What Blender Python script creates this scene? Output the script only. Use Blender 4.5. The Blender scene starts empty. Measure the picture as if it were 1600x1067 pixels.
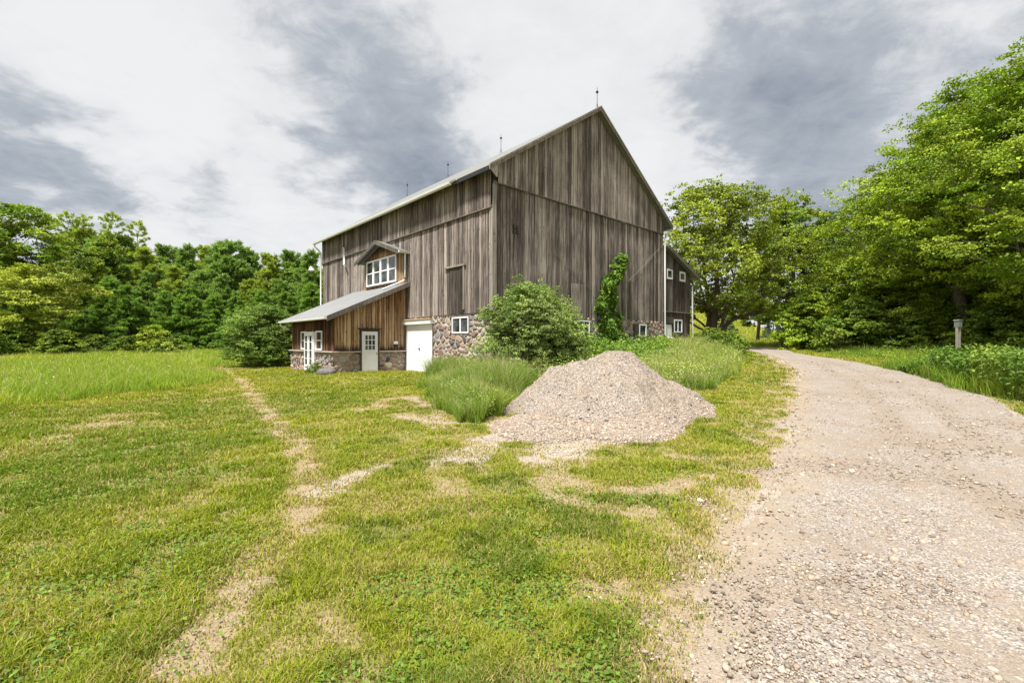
import bpy, math, random
import numpy as np
from math import radians, sin, cos, pi
# ------------------------------------------------------------------ camera, sky, sun, exposure
SC = bpy.context.scene
COL = SC.collection
CAMZ = 1.55
F = 711.0                      # focal length in pixels of the 1600 px wide photograph (16 mm lens)
cam_d = bpy.data.cameras.new('camera'); cam_d.lens = 16.0; cam_d.sensor_width = 36.0
cam_d.clip_start = 0.05; cam_d.clip_end = 9000
cam = bpy.data.objects.new('camera', cam_d); COL.objects.link(cam)
cam.location = (0, 0, CAMZ); cam.rotation_euler = (radians(90), 0, 0)
SC.camera = cam
SC.view_settings.view_transform = 'Standard'; SC.view_settings.look = 'None'
SC.view_settings.exposure = 0.96; SC.view_settings.gamma = 1
SC.render.engine = 'CYCLES'
cy = SC.cycles
cy.max_bounces = 6; cy.diffuse_bounces = 3; cy.glossy_bounces = 2; cy.transmission_bounces = 4
cy.transparent_max_bounces = 4; cy.caustics_reflective = False; cy.caustics_refractive = False
cy.use_denoising = True

SUN_EL, SUN_AZ = 64.0, 212.0          # azimuth measured clockwise from +Y: behind the camera, to its left
sd = bpy.data.lights.new('sun', 'SUN'); sd.energy = 4.6; sd.angle = radians(7); sd.color = (1, 0.955, 0.89)
sun = bpy.data.objects.new('sun', sd); COL.objects.link(sun)
sun.rotation_euler = (radians(90 - SUN_EL), 0, radians(180 - SUN_AZ))

world = bpy.data.worlds.new('World'); SC.world = world; world.use_nodes = True

class NT:
    """small node-tree helper"""
    def __init__(s, tree): s.t = tree; tree.nodes.clear()
    def n(s, typ, _in=None, **kw):
        nd = s.t.nodes.new(typ)
        for k, v in kw.items(): setattr(nd, k, v)
        for k, v in (_in or {}).items():
            if isinstance(v, bpy.types.NodeSocket): s.t.links.new(v, nd.inputs[k])
            else: nd.inputs[k].default_value = v
        return nd
    def math(s, op, a, b=0.0, c=None, clamp=False):
        d = {0: a, 1: b}
        if c is not None: d[2] = c
        return s.n('ShaderNodeMath', d, operation=op, use_clamp=clamp).outputs[0]
    def vm(s, op, a, b=None):
        d = {0: a}
        if b is not None: d[1] = b
        nd = s.n('ShaderNodeVectorMath', d, operation=op)
        return nd.outputs['Value'] if op in ('DOT_PRODUCT', 'LENGTH', 'DISTANCE') else nd.outputs[0]
    def noise(s, vec, scale, detail=4, rough=0.55, dist=0.0):
        return s.n('ShaderNodeTexNoise', {'Vector': vec, 'Scale': scale, 'Detail': detail, 'Roughness': rough, 'Distortion': dist}).outputs[0]
    def ramp(s, fac, stops):
        nd = s.n('ShaderNodeValToRGB', {0: fac}); e = nd.color_ramp.elements
        while len(e) < len(stops): e.new(0.5)
        for k, (p, c) in enumerate(stops):
            e[k].position = p; e[k].color = (c if isinstance(c, tuple) else (c, c, c)) + (1,)
        return nd.outputs[0]
    def mix(s, fac, a, b, mode='MIX'):
        nd = s.n('ShaderNodeMix', data_type='RGBA', blend_type=mode)
        for k, v in ((0, fac), (6, a), (7, b)):
            if isinstance(v, bpy.types.NodeSocket): s.t.links.new(v, nd.inputs[k])
            else: nd.inputs[k].default_value = v if k == 0 else (tuple(v) + (1,))[:4]
        return nd.outputs[2]
    def sep(s, v):
        nd = s.n('ShaderNodeSeparateXYZ', {0: v}); return nd.outputs
    def comb(s, x, y, z): return s.n('ShaderNodeCombineXYZ', {0: x, 1: y, 2: z}).outputs[0]
    def maprange(s, v, a, b, c, d, smooth=False):
        return s.n('ShaderNodeMapRange', {0: v, 1: a, 2: b, 3: c, 4: d}, interpolation_type='SMOOTHSTEP' if smooth else 'LINEAR').outputs[0]

w = NT(world.node_tree)
tc = w.n('ShaderNodeTexCoord').outputs['Generated']
dirv = w.vm('NORMALIZE', tc)
sx, sy, sz = w.sep(dirv)
zz = w.math('ADD', w.math('MAXIMUM', sz, 0.0), 0.22)
flat = w.comb(w.math('DIVIDE', sx, zz), w.math('DIVIDE', sy, zz), 0.0)      # cloud deck seen in perspective
warp = w.n('ShaderNodeTexNoise', {'Vector': flat, 'Scale': 1.3, 'Detail': 5.0, 'Roughness': 0.6})
warpv = w.vm('MULTIPLY', w.vm('SUBTRACT', warp.outputs[1], (0.5, 0.5, 0.5)), (0.55, 0.55, 0.55))
wd = w.vm('NORMALIZE', w.vm('ADD', dirv, warpv))
n1 = w.noise(flat, 1.15, 8, 0.56, 0.35)
n2 = w.noise(w.vm('ADD', flat, (7.3, 2.1, 0)), 3.4, 6, 0.6, 0.2)
def sky_blob(px, py, tight, amt):
    v = np.array([px - 800.0, F, 533.0 - py]); v /= np.linalg.norm(v)
    d = w.vm('DOT_PRODUCT', wd, tuple(v))
    e = w.math('EXPONENT', w.math('MULTIPLY', w.math('SUBTRACT', d, 1.0), tight))
    return w.math('MULTIPLY', e, amt)
acc = None
for px_, py_, ti, am in ((545, 165, 45, .95), (655, 262, 110, .85), (590, 225, 120, .35), (440, 50, 50, .45), (620, 30, 70, .35), (-20, 268, 130, 1.15), (75, 280, 220, .75),
                         (1150, 235, 150, .70), (1230, 240, 160, .45), (1330, 60, 30, .40), (1180, 70, 90, .45), (1420, 180, 60, .30), (320, 335, 400, .60), (400, 345, 500, .35), (1060, 165, 150, .40), (345, 272, 900, .6), (1275, 310, 700, .45),
                         (250, 120, 14, -.55), (560, 340, 70, -.35), (850, 60, 30, -.50), (1010, 260, 120, -.30), (100, 60, 14, -.3), (-900, 200, 6, .25), (2600, 150, 6, .3)):
    b = sky_blob(px_, py_, ti, am)
    acc = b if acc is None else w.math('ADD', acc, b)
dark = w.math('ADD', acc, w.math('MULTIPLY', w.math('SUBTRACT', n1, 0.50), 1.7))
dark = w.math('ADD', dark, w.math('MULTIPLY', w.math('SUBTRACT', n2, 0.5), 1.5))
SKYK = 0.475
n3 = w.noise(w.vm('ADD', flat, (3.3, 8.1, 0)), 6.5, 9, 0.68, 0.5)
dark = w.math('ADD', dark, w.math('MULTIPLY', w.math('SUBTRACT', n3, 0.5), 1.7))
cloud = w.ramp(w.maprange(dark, -0.44, 2.0, 0, 1), ((0.0, (.98, .98, .975)), (0.24, (.91, .915, .915)), (0.35, (.77, .785, .80)), (0.52, (.52, .555, .60)), (1.0, (.27, .31, .365))))
cloud = w.mix(1.0, cloud, (SKYK,) * 3, 'MULTIPLY')
nish = w.n('ShaderNodeTexSky', sky_type='NISHITA', sun_disc=False, sun_elevation=radians(SUN_EL), sun_rotation=radians(SUN_AZ))
bg1 = w.n('ShaderNodeBackground', {0: nish.outputs[0], 1: 0.09})
bg2 = w.n('ShaderNodeBackground', {0: cloud, 1: 1.0})
mx = w.n('ShaderNodeMixShader', {0: 0.93, 1: bg1.outputs[0], 2: bg2.outputs[0]})
w.n('ShaderNodeOutputWorld', {0: mx.outputs[0]})

# ------------------------------------------------------------------ helpers
def tag(o, label=None, cat=None, group=None, kind=None):
    if label: o['label'] = label
    if cat: o['category'] = cat
    if group: o['group'] = group
    if kind: o['kind'] = kind
    return o
def empty(name, loc=(0, 0, 0), rz=0.0, **kw):
    o = bpy.data.objects.new(name, None); COL.objects.link(o); o.empty_display_size = 0.3
    o.location = loc; o.rotation_euler = (0, 0, rz); return tag(o, **kw)
def link(name, me, mat, parent=None):
    o = bpy.data.objects.new(name, me); COL.objects.link(o)
    if mat: me.materials.append(mat)
    if parent: o.parent = parent
    return o
def np_mesh(name, V, faces, mat, col=None, parent=None, smooth=False):
    """V (n,3); faces: list of int arrays (m,k)"""
    me = bpy.data.meshes.new(name)
    V = np.ascontiguousarray(V, dtype=np.float32)
    me.vertices.add(len(V)); me.vertices.foreach_set('co', V.ravel())
    loops = np.concatenate([f.ravel() for f in faces]).astype(np.int32)
    counts = np.concatenate([np.full(len(f), f.shape[1]) for f in faces])
    starts = np.concatenate([[0], np.cumsum(counts)[:-1]]).astype(np.int32)
    me.loops.add(len(loops)); me.loops.foreach_set('vertex_index', loops)
    me.polygons.add(len(counts)); me.polygons.foreach_set('loop_start', starts)
    try: me.polygons.foreach_set('loop_total', counts.astype(np.int32))
    except Exception: pass
    if smooth: me.polygons.foreach_set('use_smooth', np.ones(len(counts), dtype=bool))
    me.update(calc_edges=True)
    if col is not None:
        ca = me.color_attributes.new('Col', 'FLOAT_COLOR', 'POINT')
        c4 = np.ones((len(V), 4), np.float32); c4[:, :3] = col
        ca.data.foreach_set('color', c4.ravel())
    return link(name, me, mat, parent)
class MB:
    """collects boxes, tubes and prisms in one mesh"""
    def __init__(s): s.v = []; s.f = []; s.c = []; s.col = (1, 1, 1)
    def add(s, vs, fs):
        b = len(s.v); s.v += [tuple(v) for v in vs]; s.f += [tuple(i + b for i in f) for f in fs]; s.c += [s.col] * len(vs)
    def box(s, a, b):
        x0, y0, z0 = [min(p, q) for p, q in zip(a, b)]; x1, y1, z1 = [max(p, q) for p, q in zip(a, b)]
        s.hexa([(x0, y0, z0), (x1, y0, z0), (x1, y1, z0), (x0, y1, z0), (x0, y0, z1), (x1, y0, z1), (x1, y1, z1), (x0, y1, z1)])
    def hexa(s, vs): s.add(vs, [(0, 3, 2, 1), (4, 5, 6, 7), (0, 1, 5, 4), (1, 2, 6, 5), (2, 3, 7, 6), (3, 0, 4, 7)])
    def prism(s, poly, ext):
        """poly: list of 3D points, ext: vector"""
        n = len(poly); e = np.array(ext)
        vs = [tuple(p) for p in poly] + [tuple(np.array(p) + e) for p in poly]
        s.add(vs, [tuple(range(n))[::-1], tuple(range(n, 2 * n))] + [(i, (i + 1) % n, n + (i + 1) % n, n + i) for i in range(n)])
    def tube(s, pts, r, n=8, r1=None):
        pts = [np.array(p, float) for p in pts]; rings = []
        for i, p in enumerate(pts):
            d = pts[min(i + 1, len(pts) - 1)] - pts[max(i - 1, 0)]; d /= np.linalg.norm(d) + 1e-9
            a = np.array([0, 0, 1.0]) if abs(d[2]) < .9 else np.array([1.0, 0, 0])
            u = np.cross(d, a); u /= np.linalg.norm(u); v_ = np.cross(d, u)
            rr = r if r1 is None else r + (r1 - r) * i / (len(pts) - 1)
            rings.append([p + rr * (cos(2 * pi * k / n) * u + sin(2 * pi * k / n) * v_) for k in range(n)])
        vs = [q for rg in rings for q in rg]; fs = []
        for i in range(len(pts) - 1):
            for k in range(n): fs.append((i * n + k, i * n + (k + 1) % n, (i + 1) * n + (k + 1) % n, (i + 1) * n + k))
        fs.append(tuple(range(n))); fs.append(tuple((len(pts) - 1) * n + k for k in range(n))[::-1])
        s.add(vs, fs)
    def ball(s, c, r, n=8, sc=(1, 1, 1)):
        vs = []; fs = []
        for i in range(n + 1):
            th = pi * i / n
            for k in range(n): ph = 2 * pi * k / n; vs.append((c[0] + r * sc[0] * sin(th) * cos(ph), c[1] + r * sc[1] * sin(th) * sin(ph), c[2] + r * sc[2] * cos(th)))
        for i in range(n):
            for k in range(n): fs.append((i * n + k, (i + 1) * n + k, (i + 1) * n + (k + 1) % n, i * n + (k + 1) % n))
        s.add(vs, fs)
    def build(s, name, mat, parent=None, col=False, smooth=False, bevel=0.0):
        me = bpy.data.meshes.new(name); me.from_pydata(s.v, [], s.f); me.update()
        if col:
            ca = me.color_attributes.new('Col', 'FLOAT_COLOR', 'POINT')
            c4 = np.ones((len(s.v), 4), np.float32); c4[:, :3] = np.array(s.c)
            ca.data.foreach_set('color', c4.ravel())
        if smooth: me.polygons.foreach_set('use_smooth', np.ones(len(me.polygons), dtype=bool))
        o = link(name, me, mat, parent)
        if bevel: m = o.modifiers.new('bevel', 'BEVEL'); m.width = bevel; m.segments = 2
        return o
def copy_tree(o, parent=None):
    c = o.copy(); COL.objects.link(c); c.parent = parent
    for ch in list(o.children): copy_tree(ch, c)
    return c

# lattice noise in numpy
def _h(ix, iy, s):
    n = (ix.astype(np.int64) * 374761393 + iy.astype(np.int64) * 668265263 + s * 1442695041) & 0xffffffff
    n = ((n ^ (n >> 13)) * 1274126177) & 0xffffffff
    return ((n ^ (n >> 16)) & 0xffff) / 65535.0
def vnoise(x, y, s=0):
    ix = np.floor(x); iy = np.floor(y); fx = x - ix; fy = y - iy
    fx = fx * fx * (3 - 2 * fx); fy = fy * fy * (3 - 2 * fy)
    a = _h(ix, iy, s); b = _h(ix + 1, iy, s); c = _h(ix, iy + 1, s); d = _h(ix + 1, iy + 1, s)
    return (a * (1 - fx) + b * fx) * (1 - fy) + (c * (1 - fx) + d * fx) * fy
def fbm(x, y, s=0, o=4):
    t = 0; a = .5; x = np.asarray(x, float); y = np.asarray(y, float)
    for k in range(o): t = t + a * vnoise(x, y, s + k * 17); x = x * 2.03 + 11.3; y = y * 2.03 + 5.7; a *= .5
    return t / (1 - .5 ** o)
def sstep(x, a, b): t = np.clip((x - a) / (b - a), 0, 1); return t * t * (3 - 2 * t)

# ------------------------------------------------------------------ terrain
NX, NY = -0.76, 17.94                     # near corner of the barn
UV_ANG = radians(42.5)
VX, VY = cos(UV_ANG), sin(UV_ANG)         # along the gable
UX, UY = -VY, VX                          # along the long wall
def W(x, y, z=0.0): return (NX + VX * x + UX * y, NY + VY * x + UY * y, z)
def to_local(X, Y): dx = X - NX; dy = Y - NY; return dx * VX + dy * VY, dx * UX + dy * UY
RY = [-1e4, 8, 14, 24, 30, 40, 50, 60, 100, 150, 250, 600, 4000]; RZ = [0, 0, .18, .62, .84, .95, 1.0, 1.12, 2.0, 3.6, 6, 8, 8]
LY = [-1e4, 24, 40, 55, 90, 200, 600, 4000]; LZ = [0, 0, .42, 1.0, 1.5, 4, 8, 8]
def smooth_interp(y, ys, zs):
    w_ = 0.12 * np.maximum(np.abs(y), 10)
    return sum(np.interp(y + k * w_ * .5, ys, zs) for k in (-2, -1, 0, 1, 2)) / 5
def G(X, Y):
    X = np.asarray(X, float); Y = np.asarray(Y, float)
    zr = smooth_interp(Y, RY, RZ); zl = smooth_interp(Y, LY, LZ)
    wt = sstep(X, -1.0, 8.5)
    z = zl * (1 - wt) + zr * wt
    z = z + .42 * np.exp(-((X - 9.8) ** 2 + (Y - 28.5) ** 2) / 30.0)
    z = z + .10 * np.exp(-((X + 7) ** 2 + (Y - 20.5) ** 2) / 18.0)
    z = z + 7.5 * sstep(Y, 62, 118) * np.exp(-((X / np.maximum(Y, 1) - .42) / .11) ** 2)
    r = np.hypot(X, Y)
    z = z + (fbm(X * .22, Y * .22, 3, 3) - .5) * .10 * sstep(r, 2.5, 9)
    return z
def pg(px, py):
    """the ground point seen at a photograph pixel"""
    d = np.geomspace(1.2, 400, 3000)
    X = (px - 800) / F * d; Z = CAMZ - (py - 533.0) / F * d
    k = np.argmax(Z < G(X, d)); return float(X[k]), float(d[k])
def PL(pts): return np.array([pg(*p) for p in pts])
def seg_dist(X, Y, P):
    best = np.full(X.shape, 1e9)
    for (ax, ay), (bx, by) in zip(P[:-1], P[1:]):
        dx, dy = bx - ax, by - ay; t = np.clip(((X - ax) * dx + (Y - ay) * dy) / (dx * dx + dy * dy + 1e-9), 0, 1)
        best = np.minimum(best, np.hypot(X - ax - t * dx, Y - ay - t * dy))
    return best
def inpoly(X, Y, P):
    c = np.zeros(X.shape, bool); n = len(P)
    for i in range(n):
        x0, y0 = P[i]; x1, y1 = P[i - 1]
        c ^= ((y0 > Y) != (y1 > Y)) & (X < (x1 - x0) * (Y - y0) / (y1 - y0 + 1e-12) + x0)
    return c

road_L = PL([(1035, 1010), (1100, 900), (1165, 810), (1205, 735), (1235, 665), (1250, 610), (1247, 580), (1226, 563), (1195, 553), (1168, 548.5)])
road_R = PL([(1600, 655), (1560, 628), (1500, 606), (1440, 589), (1380, 574), (1310, 561), (1240, 552)])
road_L = np.vstack([[(-1.6, -6.0), (-.6, -1.5), (.25, 1.2)], road_L, [(19.5, 42), (17, 49), (10, 54), (0, 58)]])
road_R = np.vstack([[(9.0, -6.0), (9.0, 0), (8.7, 5.0)], road_R, [(23.0, 38), (24.0, 46), (21, 53), (11, 58.5), (0, 63)]])
def resample(P, n):
    d = np.concatenate([[0], np.cumsum(np.hypot(*np.diff(P, axis=0).T))]); t = np.linspace(0, d[-1], n)
    Q = np.stack([np.interp(t, d, P[:, 0]), np.interp(t, d, P[:, 1])], 1)
    for _ in range(6): Q[1:-1] = (Q[:-2] + 2 * Q[1:-1] + Q[2:]) / 4
    return Q
RLn, RRn = resample(road_L, 90), resample(road_R, 90)
road_poly = np.vstack([RLn, RRn[::-1]])
def edge_noise(X, Y): return (fbm(X * 1.3, Y * 1.3, 21, 4) - .5)
def road_mask(X, Y):
    """1 on the driveway, falling to 0 at its ragged edge"""
    ins = inpoly(X, Y, road_poly); d = np.minimum(seg_dist(X, Y, RLn), seg_dist(X, Y, RRn))
    sd_ = np.where(ins, d, -d) + edge_noise(X, Y) * 1.5
    return sstep(sd_, -.30, .18)
# gravel pile
PX = [-.25, .15, .50, .90, 1.45, 1.95, 2.45, 2.85, 3.25, 3.65, 4.1, 4.55, 4.95]; PZ = [0, .26, .66, .97, 1.08, 1.16, 1.26, 1.27, 1.0, .72, .52, .25, 0]
def pile_h(X, Y):
    crest = 10.5 + .10 * (X - 2.4) + .15 * np.sin(X * 1.3)
    wob = (fbm(X * .9 + 5, Y * .9, 14, 3) - .5)
    u = Y - crest; p = np.interp(X + wob * .7, PX, PZ)
    h = np.where(u < 0, p + .43 * u, p - .62 * u) + wob * .75 * sstep(np.abs(u), .15, 1.2)
    h = np.maximum(h, 0)
    # looser skirt running out in front, to the left
    sk = .20 * (1 - np.hypot((X - .55) / 1.0, (Y - 8.3) / 1.5)); sk2 = .13 * (1 - np.hypot((X - 1.9) / 1.1, (Y - 7.9) / 1.1))
    h = np.maximum(h, np.maximum(sk, sk2)) * 1.0
    h = h + (h > 0) * np.minimum(h, .3) * ((fbm(X * 1.6, Y * 1.6, 5, 3) - .5) * .9 + (fbm(X * 4.5, Y * 4.5, 6, 3) - .5) * .55 + (fbm(X * 11, Y * 11, 7, 2) - .5) * .18)
    # scooped ledge and the tongue where the loader backed off
    h = h + .10 * np.exp(-((Y - 8.9 - .1 * X) / .35) ** 2) * np.exp(-((X - 1.3) / 1.1) ** 2) - .10 * np.exp(-((X - 3.0) / .5) ** 2 - ((Y - 8.6) / .8) ** 2)
    return np.maximum(h, 0)
# patches: (polyline, half width, bare strength, gravel strength)
tracks = [
    (PL([(300, 572), (350, 575), (385, 600), (400, 630), (432, 660), (468, 700), (483, 745), (478, 800), (432, 870), (372, 940), (300, 1030), (250, 1085)]), .17, .86, .0),
    (PL([(-60, 730), (40, 703), (110, 682), (200, 648)]), .34, .62, 0),
    (PL([(318, 578), (380, 575), (450, 573)]), .7, .85, 0),
    (PL([(498, 772), (545, 750), (592, 730)]), .13, 1, 1.0),
    (PL([(575, 640), (600, 624), (640, 620), (668, 632)]), .22, 1, .35),
    (PL([(640, 650), (690, 662)]), .34, 1, .5),
    (PL([(660, 632), (700, 640), (760, 650)]), .4, .8, .1),
    (PL([(742, 706), (775, 685), (820, 665)]), .42, 1, 1),
    (PL([(850, 722), (880, 700), (960, 672)]), .42, 1, 1),
    (PL([(860, 722), (880, 748), (940, 764), (1040, 764), (1120, 745), (1190, 735)]), .16, .9, .25),
    (PL([(850, 740), (862, 775), (930, 795), (1010, 800)]), .13, .75, 0),
    (PL([(690, 735), (712, 775), (745, 805)]), .17, .6, 0),
    (PL([(610, 800), (680, 790)]), .12, .6, 0),
    (PL([(1010, 668), (1060, 672), (1040, 655)]), .22, 1, .8),
    (PL([(1060, 714), (1110, 718), (1180, 712)]), .13, .9, .4),
    (PL([(1100, 664), (1160, 655)]), .2, .6, 0),
    (PL([(1120, 590), (1160, 582)]), .4, .6, 0),
    (PL([(1195, 800), (1160, 850), (1090, 880), (1055, 940), (1050, 1060)]), .30, 1, .35),
    (PL([(500, 960), (540, 1010)]), .10, .6, 0),
    (PL([(430, 650), (540, 642), (640, 690)]), .10, .3, 0),
    (PL([(1255, 690), (1235, 760), (1215, 800)]), .25, .7, .4),
]
def patches(X, Y):
    bare = np.zeros(X.shape); grav = np.zeros(X.shape)
    nz = edge_noise(X * 1.6, Y * 1.6); brk = fbm(X * 3.1, Y * 3.1, 44, 3)
    for P, hw, b, g in tracks:
        lo = P.min(0) - 2; hi = P.max(0) + 2
        m = (X > lo[0]) & (X < hi[0]) & (Y > lo[1]) & (Y < hi[1])
        if not m.any(): continue
        d = seg_dist(X[m], Y[m], P) + nz[m] * hw * 2.2
        k = 1 - sstep(d, hw * .2, hw * 2.1)
        if g < .3: k = k * (.90 + .25 * sstep(brk[m], .38, .62)); k = np.minimum(k, 1)
        bare[m] = np.maximum(bare[m], k * b); grav[m] = np.maximum(grav[m], k * g)
        if g < .3: bare[m] *= 1
    ring = 1 - sstep(np.abs(pile_h(X, Y) - .0) , .0, .02)
    ph = pile_h(X, Y)
    grav = np.maximum(grav, sstep(ph, 0.004, .05))
    bare = np.maximum(bare, sstep(ph, 0.002, .03))
    nb = fbm(X * .9 + 3, Y * .9, 31, 4); r = np.hypot(X, Y)
    bare = np.maximum(bare, sstep(nb + .12 * sstep(X, -1, 3) * (1 - sstep(Y, 5, 9)), .60, .80) * .6 * (r < 30))
    rd = inpoly(X, Y, road_poly); dr = seg_dist(X, Y, RLn)
    k = (1 - sstep(dr + nz * 2.0, -.1, 1.1)) * .8 * (Y < 25)
    bare = np.maximum(bare, np.where(rd, 1, k)); grav = np.maximum(grav, np.where(rd, 1, k * .55))
    return bare, grav
meadow = np.vstack([[(-60, 4), (-16, 9.2)], PL([(0, 640), (120, 625), (250, 610), (328, 600), (338, 588), (312, 578), (330, 573), (372, 571)]), [(-14.2, 34.0), (-15.5, 60), (-110, 62)]])
def in_barn(X, Y, m=0.0):
    x, y = to_local(X, Y)
    return ((x > -m) & (x < 13.1 + m) & (y > -m) & (y < 18.1 + m)) | ((x > -3.61 - m) & (x < 1) & (y > 6.81 - m) & (y < 12.7 + m)) | ((x > 12) & (x < 16.45 + m) & (y > -m) & (y < 7.2 + m))

# ------------------------------------------------------------------ materials
def new_mat(name):
    m = bpy.data.materials.new(name); m.use_nodes = True; return m, NT(m.node_tree)
def finish(nt, col, rough=0.8, bump=None, bstr=0.3, bdist=0.02, metal=0.0, spec=0.3):
    d = {'Base Color': col, 'Roughness': rough, 'Metallic': metal, 'Specular IOR Level': spec}
    if bump is not None:
        d['Normal'] = nt.n('ShaderNodeBump', {'Height': bump, 'Strength': bstr, 'Distance': bdist}).outputs[0]
    p = nt.n('ShaderNodeBsdfPrincipled', d); nt.n('ShaderNodeOutputMaterial', {0: p.outputs[0]})
def obj_co(nt): return nt.n('ShaderNodeTexCoord').outputs['Object']
def vcol(nt): return nt.n('ShaderNodeVertexColor', layer_name='Col').outputs[0]

def mat_leaf(name, trans=0.35, rough=0.6, spec=.25):
    m, t = new_mat(name); c = vcol(t)
    c2 = t.mix(1.0, c, (1.25, 1.35, .55), 'MULTIPLY')
    p = t.n('ShaderNodeBsdfPrincipled', {'Base Color': c, 'Roughness': rough, 'Specular IOR Level': spec})
    tr = t.n('ShaderNodeBsdfTranslucent', {0: c2})
    mx_ = t.n('ShaderNodeMixShader', {0: trans, 1: p.outputs[0], 2: tr.outputs[0]})
    t.n('ShaderNodeOutputMaterial', {0: mx_.outputs[0]}); return m
M_leaf = mat_leaf('leaf', .22); M_grass = mat_leaf('grass_blade', .3, .7, .15); M_needle = mat_leaf('needle', .45, .7, .2)
def mat_bark(name, a, b):
    m, t = new_mat(name); co = obj_co(t)
    n = t.noise(t.vm('MULTIPLY', co, (9, 9, 1.6)), 2, 6, .65)
    finish(t, t.mix(n, a, b), .95, n, .8, .03); return m
M_bark = mat_bark('bark', (.035, .028, .022), (.16, .13, .105))
def mat_wood(name, dark, mid, light, darken=0.0):
    """weathered vertical boards; Col = (tint, seed, stain height)"""
    m, t = new_mat(name); co = obj_co(t); r, g, b = t.sep(vcol(t))
    off = t.comb(t.math('MULTIPLY', g, 37.0), t.math('MULTIPLY', g, 91.0), t.math('MULTIPLY', g, 53.0))
    c2 = t.vm('ADD', co, off)
    streak = t.noise(t.vm('MULTIPLY', c2, (22, 22, .55)), 1.0, 5, .6, .3)
    fine = t.noise(t.vm('MULTIPLY', c2, (48, 48, 1.3)), 1.0, 4, .7, .15)
    big = t.noise(co, .55, 3, .5)
    blot = t.noise(t.vm('MULTIPLY', c2, (7, 7, 1.3)), 1.0, 5, .62)
    f = t.math('ADD', t.math('MULTIPLY', streak, .85), t.math('MULTIPLY', fine, 1.15)); f = t.math('SUBTRACT', f, .38)
    f = t.math('ADD', f, t.math('MULTIPLY', t.math('SUBTRACT', r, .5), .58))
    f = t.math('ADD', f, t.math('MULTIPLY', t.math('SUBTRACT', big, .5), .38))
    f = t.math('ADD', f, t.math('MULTIPLY', t.math('SUBTRACT', blot, .5), .28))
    col = t.ramp(f, ((.22, dark), (.58, mid), (.98, light)))
    # knots: small dark ovals
    kn = t.n('ShaderNodeTexVoronoi', {'Vector': t.vm('MULTIPLY', c2, (5.5, 5.5, 2.6)), 'Scale': 1.0, 'Randomness': 1.0})
    k = t.maprange(kn.outputs[0], .05, .16, .85, 0, True)
    col = t.mix(k, col, tuple(c * .45 for c in dark))
    if darken:  # serves splash stain on the end wall and painted eave shade on the front
        sn = t.noise(t.vm('MULTIPLY', c2, (12, 12, .8)), 1.0, 4, .6)
        s_ = t.maprange(t.math('ADD', b, t.math('MULTIPLY', t.math('SUBTRACT', sn, .5), 1.5)), .45, 1.0, 0, darken, True)
        col = t.mix(s_, col, tuple(c * .5 for c in dark))
    h = t.math('SUBTRACT', t.math('ADD', streak, fine), t.math('MULTIPLY', k, .6))
    finish(t, col, .9, h, .6, .012, spec=.15); return m
M_wood = mat_wood('weathered_grey_boards', (.017, .0135, .012), (.112, .092, .081), (.44, .385, .345))
M_wood_brown = mat_wood('weathered_brown_boards', (.040, .018, .010), (.20, .105, .055), (.58, .42, .26), .9)
M_wood_trim = mat_wood('weathered_trim', (.05, .043, .038), (.17, .15, .13), (.36, .33, .29))
def mat_plain(name, col, rough=.6, var=.12, scale=3.0, bump=0.0, metal=0.0, spec=.3):
    m, t = new_mat(name); co = obj_co(t); n = t.noise(co, scale, 5, .6); n_ = t.noise(co, scale * 9, 3, .6)
    f = t.math('ADD', t.math('MULTIPLY', n, .7), t.math('MULTIPLY', n_, .3))
    c = t.mix(t.maprange(f, .3, .7, 0, 1), tuple(x * (1 - var) for x in col), tuple(min(1, x * (1 + var)) for x in col))
    finish(t, c, rough, n_ if bump else None, bump, .01, metal, spec); return m
M_white = mat_plain('white_paint', (.74, .75, .765), .45, .05, 2.0, .05)
M_gutter = mat_plain('white_gutter', (.66, .67, .67), .4, .06, 2.0)
M_dark = mat_plain('dark_wall_core', (.022, .018, .016), .95, .3)  # backing behind the boards, gap shade put into its colour
M_iron = mat_plain('dark_metal', (.04, .04, .042), .5, .2, metal=.5)
M_cap = mat_plain('pale_stone_cap', (.42, .37, .32), .85, .15, 6, .3)
M_greybox = mat_plain('grey_paint', (.20, .235, .215), .6, .12)
def mat_roof(name, col, period, axis):
    m, t = new_mat(name); co = obj_co(t); x, y, z = t.sep(co)
    a = y if axis == 'y' else x
    rib = t.math('ABSOLUTE', t.math('SUBTRACT', t.math('FRACT', t.math('DIVIDE', a, period)), .5))
    n = t.noise(t.vm('MULTIPLY', co, (1.2, 1.2, 1.2)), 1.5, 6, .65)
    c = t.mix(n, tuple(v * .7 for v in col), tuple(v * 1.25 for v in col))
    finish(t, c, .55, t.maprange(rib, .40, .5, 0, 1, True), .8, .02, .2, .4); return m
M_roof = mat_roof('metal_roof', (.19, .195, .18), .3, 'y')
M_roof2 = mat_roof('pale_metal_roof', (.225, .23, .232), .3, 'y')
def mat_glass():
    m, t = new_mat('window_glass'); co = obj_co(t)
    n = t.noise(co, 1.7, 3, .6)
    finish(t, t.mix(t.maprange(n, .4, .6, 0, 1), (.02, .025, .025), (.10, .11, .12)), .08, spec=.5); return m
M_glass = mat_glass()
def mat_stone():
    m, t = new_mat('fieldstone'); co = obj_co(t); c = vcol(t)
    n = t.noise(co, 14, 6, .7); n2 = t.noise(co, 55, 3, .6)
    c2 = t.mix(.6, c, t.ramp(n, ((.3, .55), (.7, 1.3))), 'MULTIPLY')
    finish(t, c2, .9, t.math('ADD', n, n2), .5, .012, spec=.2); return m
M_stone = mat_stone()
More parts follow.
